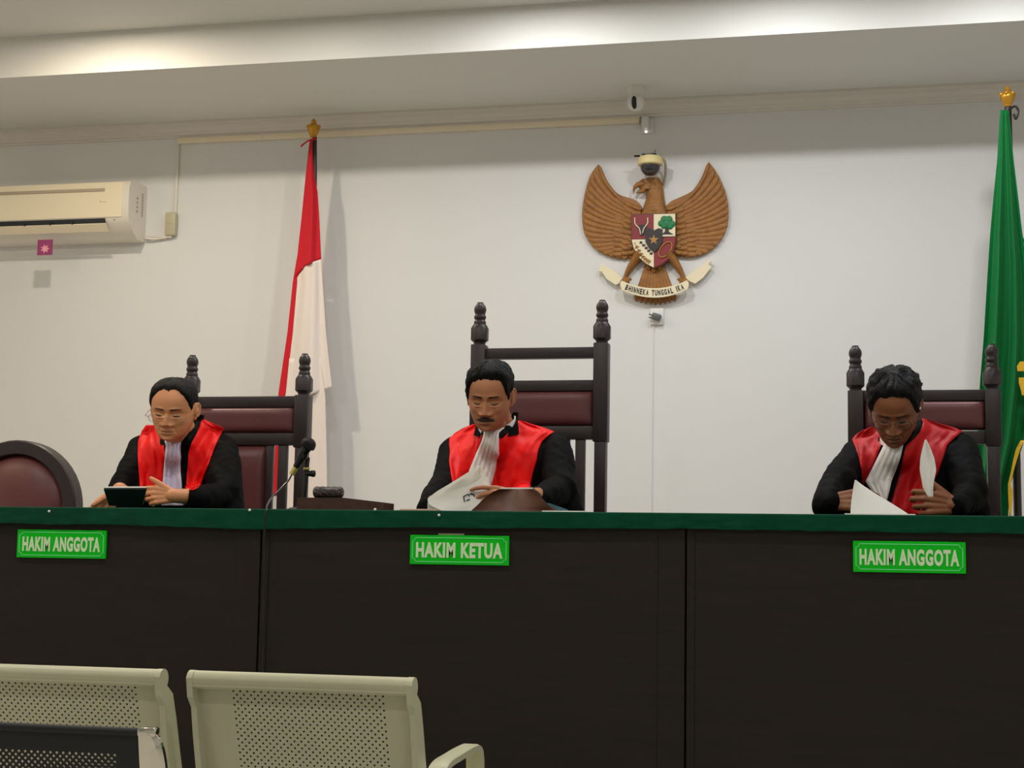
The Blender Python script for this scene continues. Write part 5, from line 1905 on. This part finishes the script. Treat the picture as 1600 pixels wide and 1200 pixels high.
RIGHT = dict(label='seated man with wavy greying hair in dark red and black robe, holding loose pages', tone='dark_brown', skin=(134, 80, 50), lip=(98, 58, 48), hair=(28, 27, 30),
             head=(1398, 637, 5.18), ty=5.36, hscale=(.97, 1.0, .96), yaw=math.radians(-5), pitch=math.radians(36), roll=math.radians(1), nose=1.1,
             neck=(1410, 686, 5.34), sho=((1347, 708, 5.36), (1496, 702, 5.36)), brow=(44, 38, 36), stubble=.12,
             hairline=[(0, .082), (.3, .076), (.6, .074), (.8, .062), (.95, .040), (1.08, .012), (1.28, -.008), (1.38, .016), (1.72, .022), (1.95, -.03), (PI, -.068)], hairT=.016, wave=.007, wf=5,
             glasses=dict(z=.000, y=-.110, mat=M_RIMD, w=.026, h=.016),
             arms=(dict(elbow=(1304, 758, 5.15), wrist=(1294, 784, 4.98), hand=dict(F=(.85, -.25, .05), N=(-.1, .8, -.4), side=1, curls=(.55, .6, .65, .7), k=1.0, thumb=(.8, .45, .4), tc=.2)),
                   dict(elbow=(1516, 776, 5.15), wrist=(1494, 790, 4.98), hand=dict(F=(-1, -.2, .10), N=(0, 1, -.1), side=-1, curls=((.7, .9, .6), (.8, .9, .6), (.9, .9, .6), (1.0, .9, .6)), k=1.02, thumb=(.75, .6, .1), tc=.1))),
             robe=[((1345, 708, 5.36, 26), (1408, 690, 5.36, 28)), ((1498, 701, 5.36, 27), (1420, 688, 5.36, 28)), ((1345, 710, 5.36, 26), (1498, 706, 5.36, 28)), ((1400, 712, 5.25, 22), (1408, 704, 5.30, 32)), ((1440, 668, 5.34, 12), (1418, 696, 5.26, 13)),
                   ((1382, 735, 5.35, 48), (1382, 870, 5.34, 54)), ((1460, 735, 5.35, 52), (1460, 870, 5.34, 58)),
                   ((1344, 710, 5.35, 26), (1307, 752, 5.16, 24)), ((1307, 752, 5.16, 23), (1290, 790, 5.0, 22)), ((1300, 770, 5.05, 20), (1297, 787, 4.965, 17)), ((1318, 752, 5.16, 23), (1310, 800, 5.1, 22)),
                   ((1500, 706, 5.35, 28), (1516, 768, 5.16, 29)), ((1516, 774, 5.16, 27), (1494, 791, 4.99, 18)), ((1514, 768, 5.2, 29), (1520, 800, 5.18, 28))],
             red=[[(667, 1360, 1370), (672, 1348, 1372), (679, 1337, 1378), (686, 1331, 1380), (700, 1337, 1375), (715, 1342, 1369), (735, 1346, 1360), (755, 1347, 1351)],
                  [(654, 1440, 1446), (660, 1442, 1462), (666, 1441, 1484), (673, 1436, 1505), (682, 1426, 1494), (695, 1413, 1480), (715, 1409, 1474), (735, 1405, 1467), (760, 1399, 1456), (785, 1392, 1444), (804, 1388, 1440)]],
             black=[[(664, 1432, 1441), (675, 1424, 1437), (687, 1413, 1426), (695, 1411, 1416), (715, 1407, 1411), (740, 1399, 1406), (760, 1393, 1400), (785, 1385, 1392)]],
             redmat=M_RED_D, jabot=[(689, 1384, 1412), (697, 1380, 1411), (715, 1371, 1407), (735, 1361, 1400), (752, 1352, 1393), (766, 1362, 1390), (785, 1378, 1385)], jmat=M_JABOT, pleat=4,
             collar=(1408, 682, 5.30, .072), wc=-.004, gap=.24)
for P in (LEFT, CENT, RIGHT):
    person(P)

# the tablet in the left judge's hands
a, b = W(163, 764, 4.90), W(229, 764, 4.90)
root = thing('tablet', 'dark cased tablet with a white edge held by the left judge', 'tablet', ((a.x + b.x) / 2, 4.93, a.z - .05))
p = [W(162, 764.5, 4.885), W(229, 764.5, 4.885), W(222, 792, 4.94), W(170, 790, 4.94)]
nrm = (p[1] - p[0]).cross(p[3] - p[0]).normalized()
if nrm.y < 0:
    nrm = -nrm
obj('case', MB().prism(p, nrm * .008), mat('dark_tablet_case', (22, 32, 36), .35), root, smooth=False)
q = [p[0] + nrm * .003 + Vector((.002, 0, .0035)), p[1] + nrm * .003 + Vector((-.002, 0, .0035)), lerp(p[1], p[2], .95) + nrm * .008, lerp(p[0], p[3], .95) + nrm * .008]
obj('screen_side', MB().prism(q, nrm * .005), M_WPLASTIC, root, smooth=False)
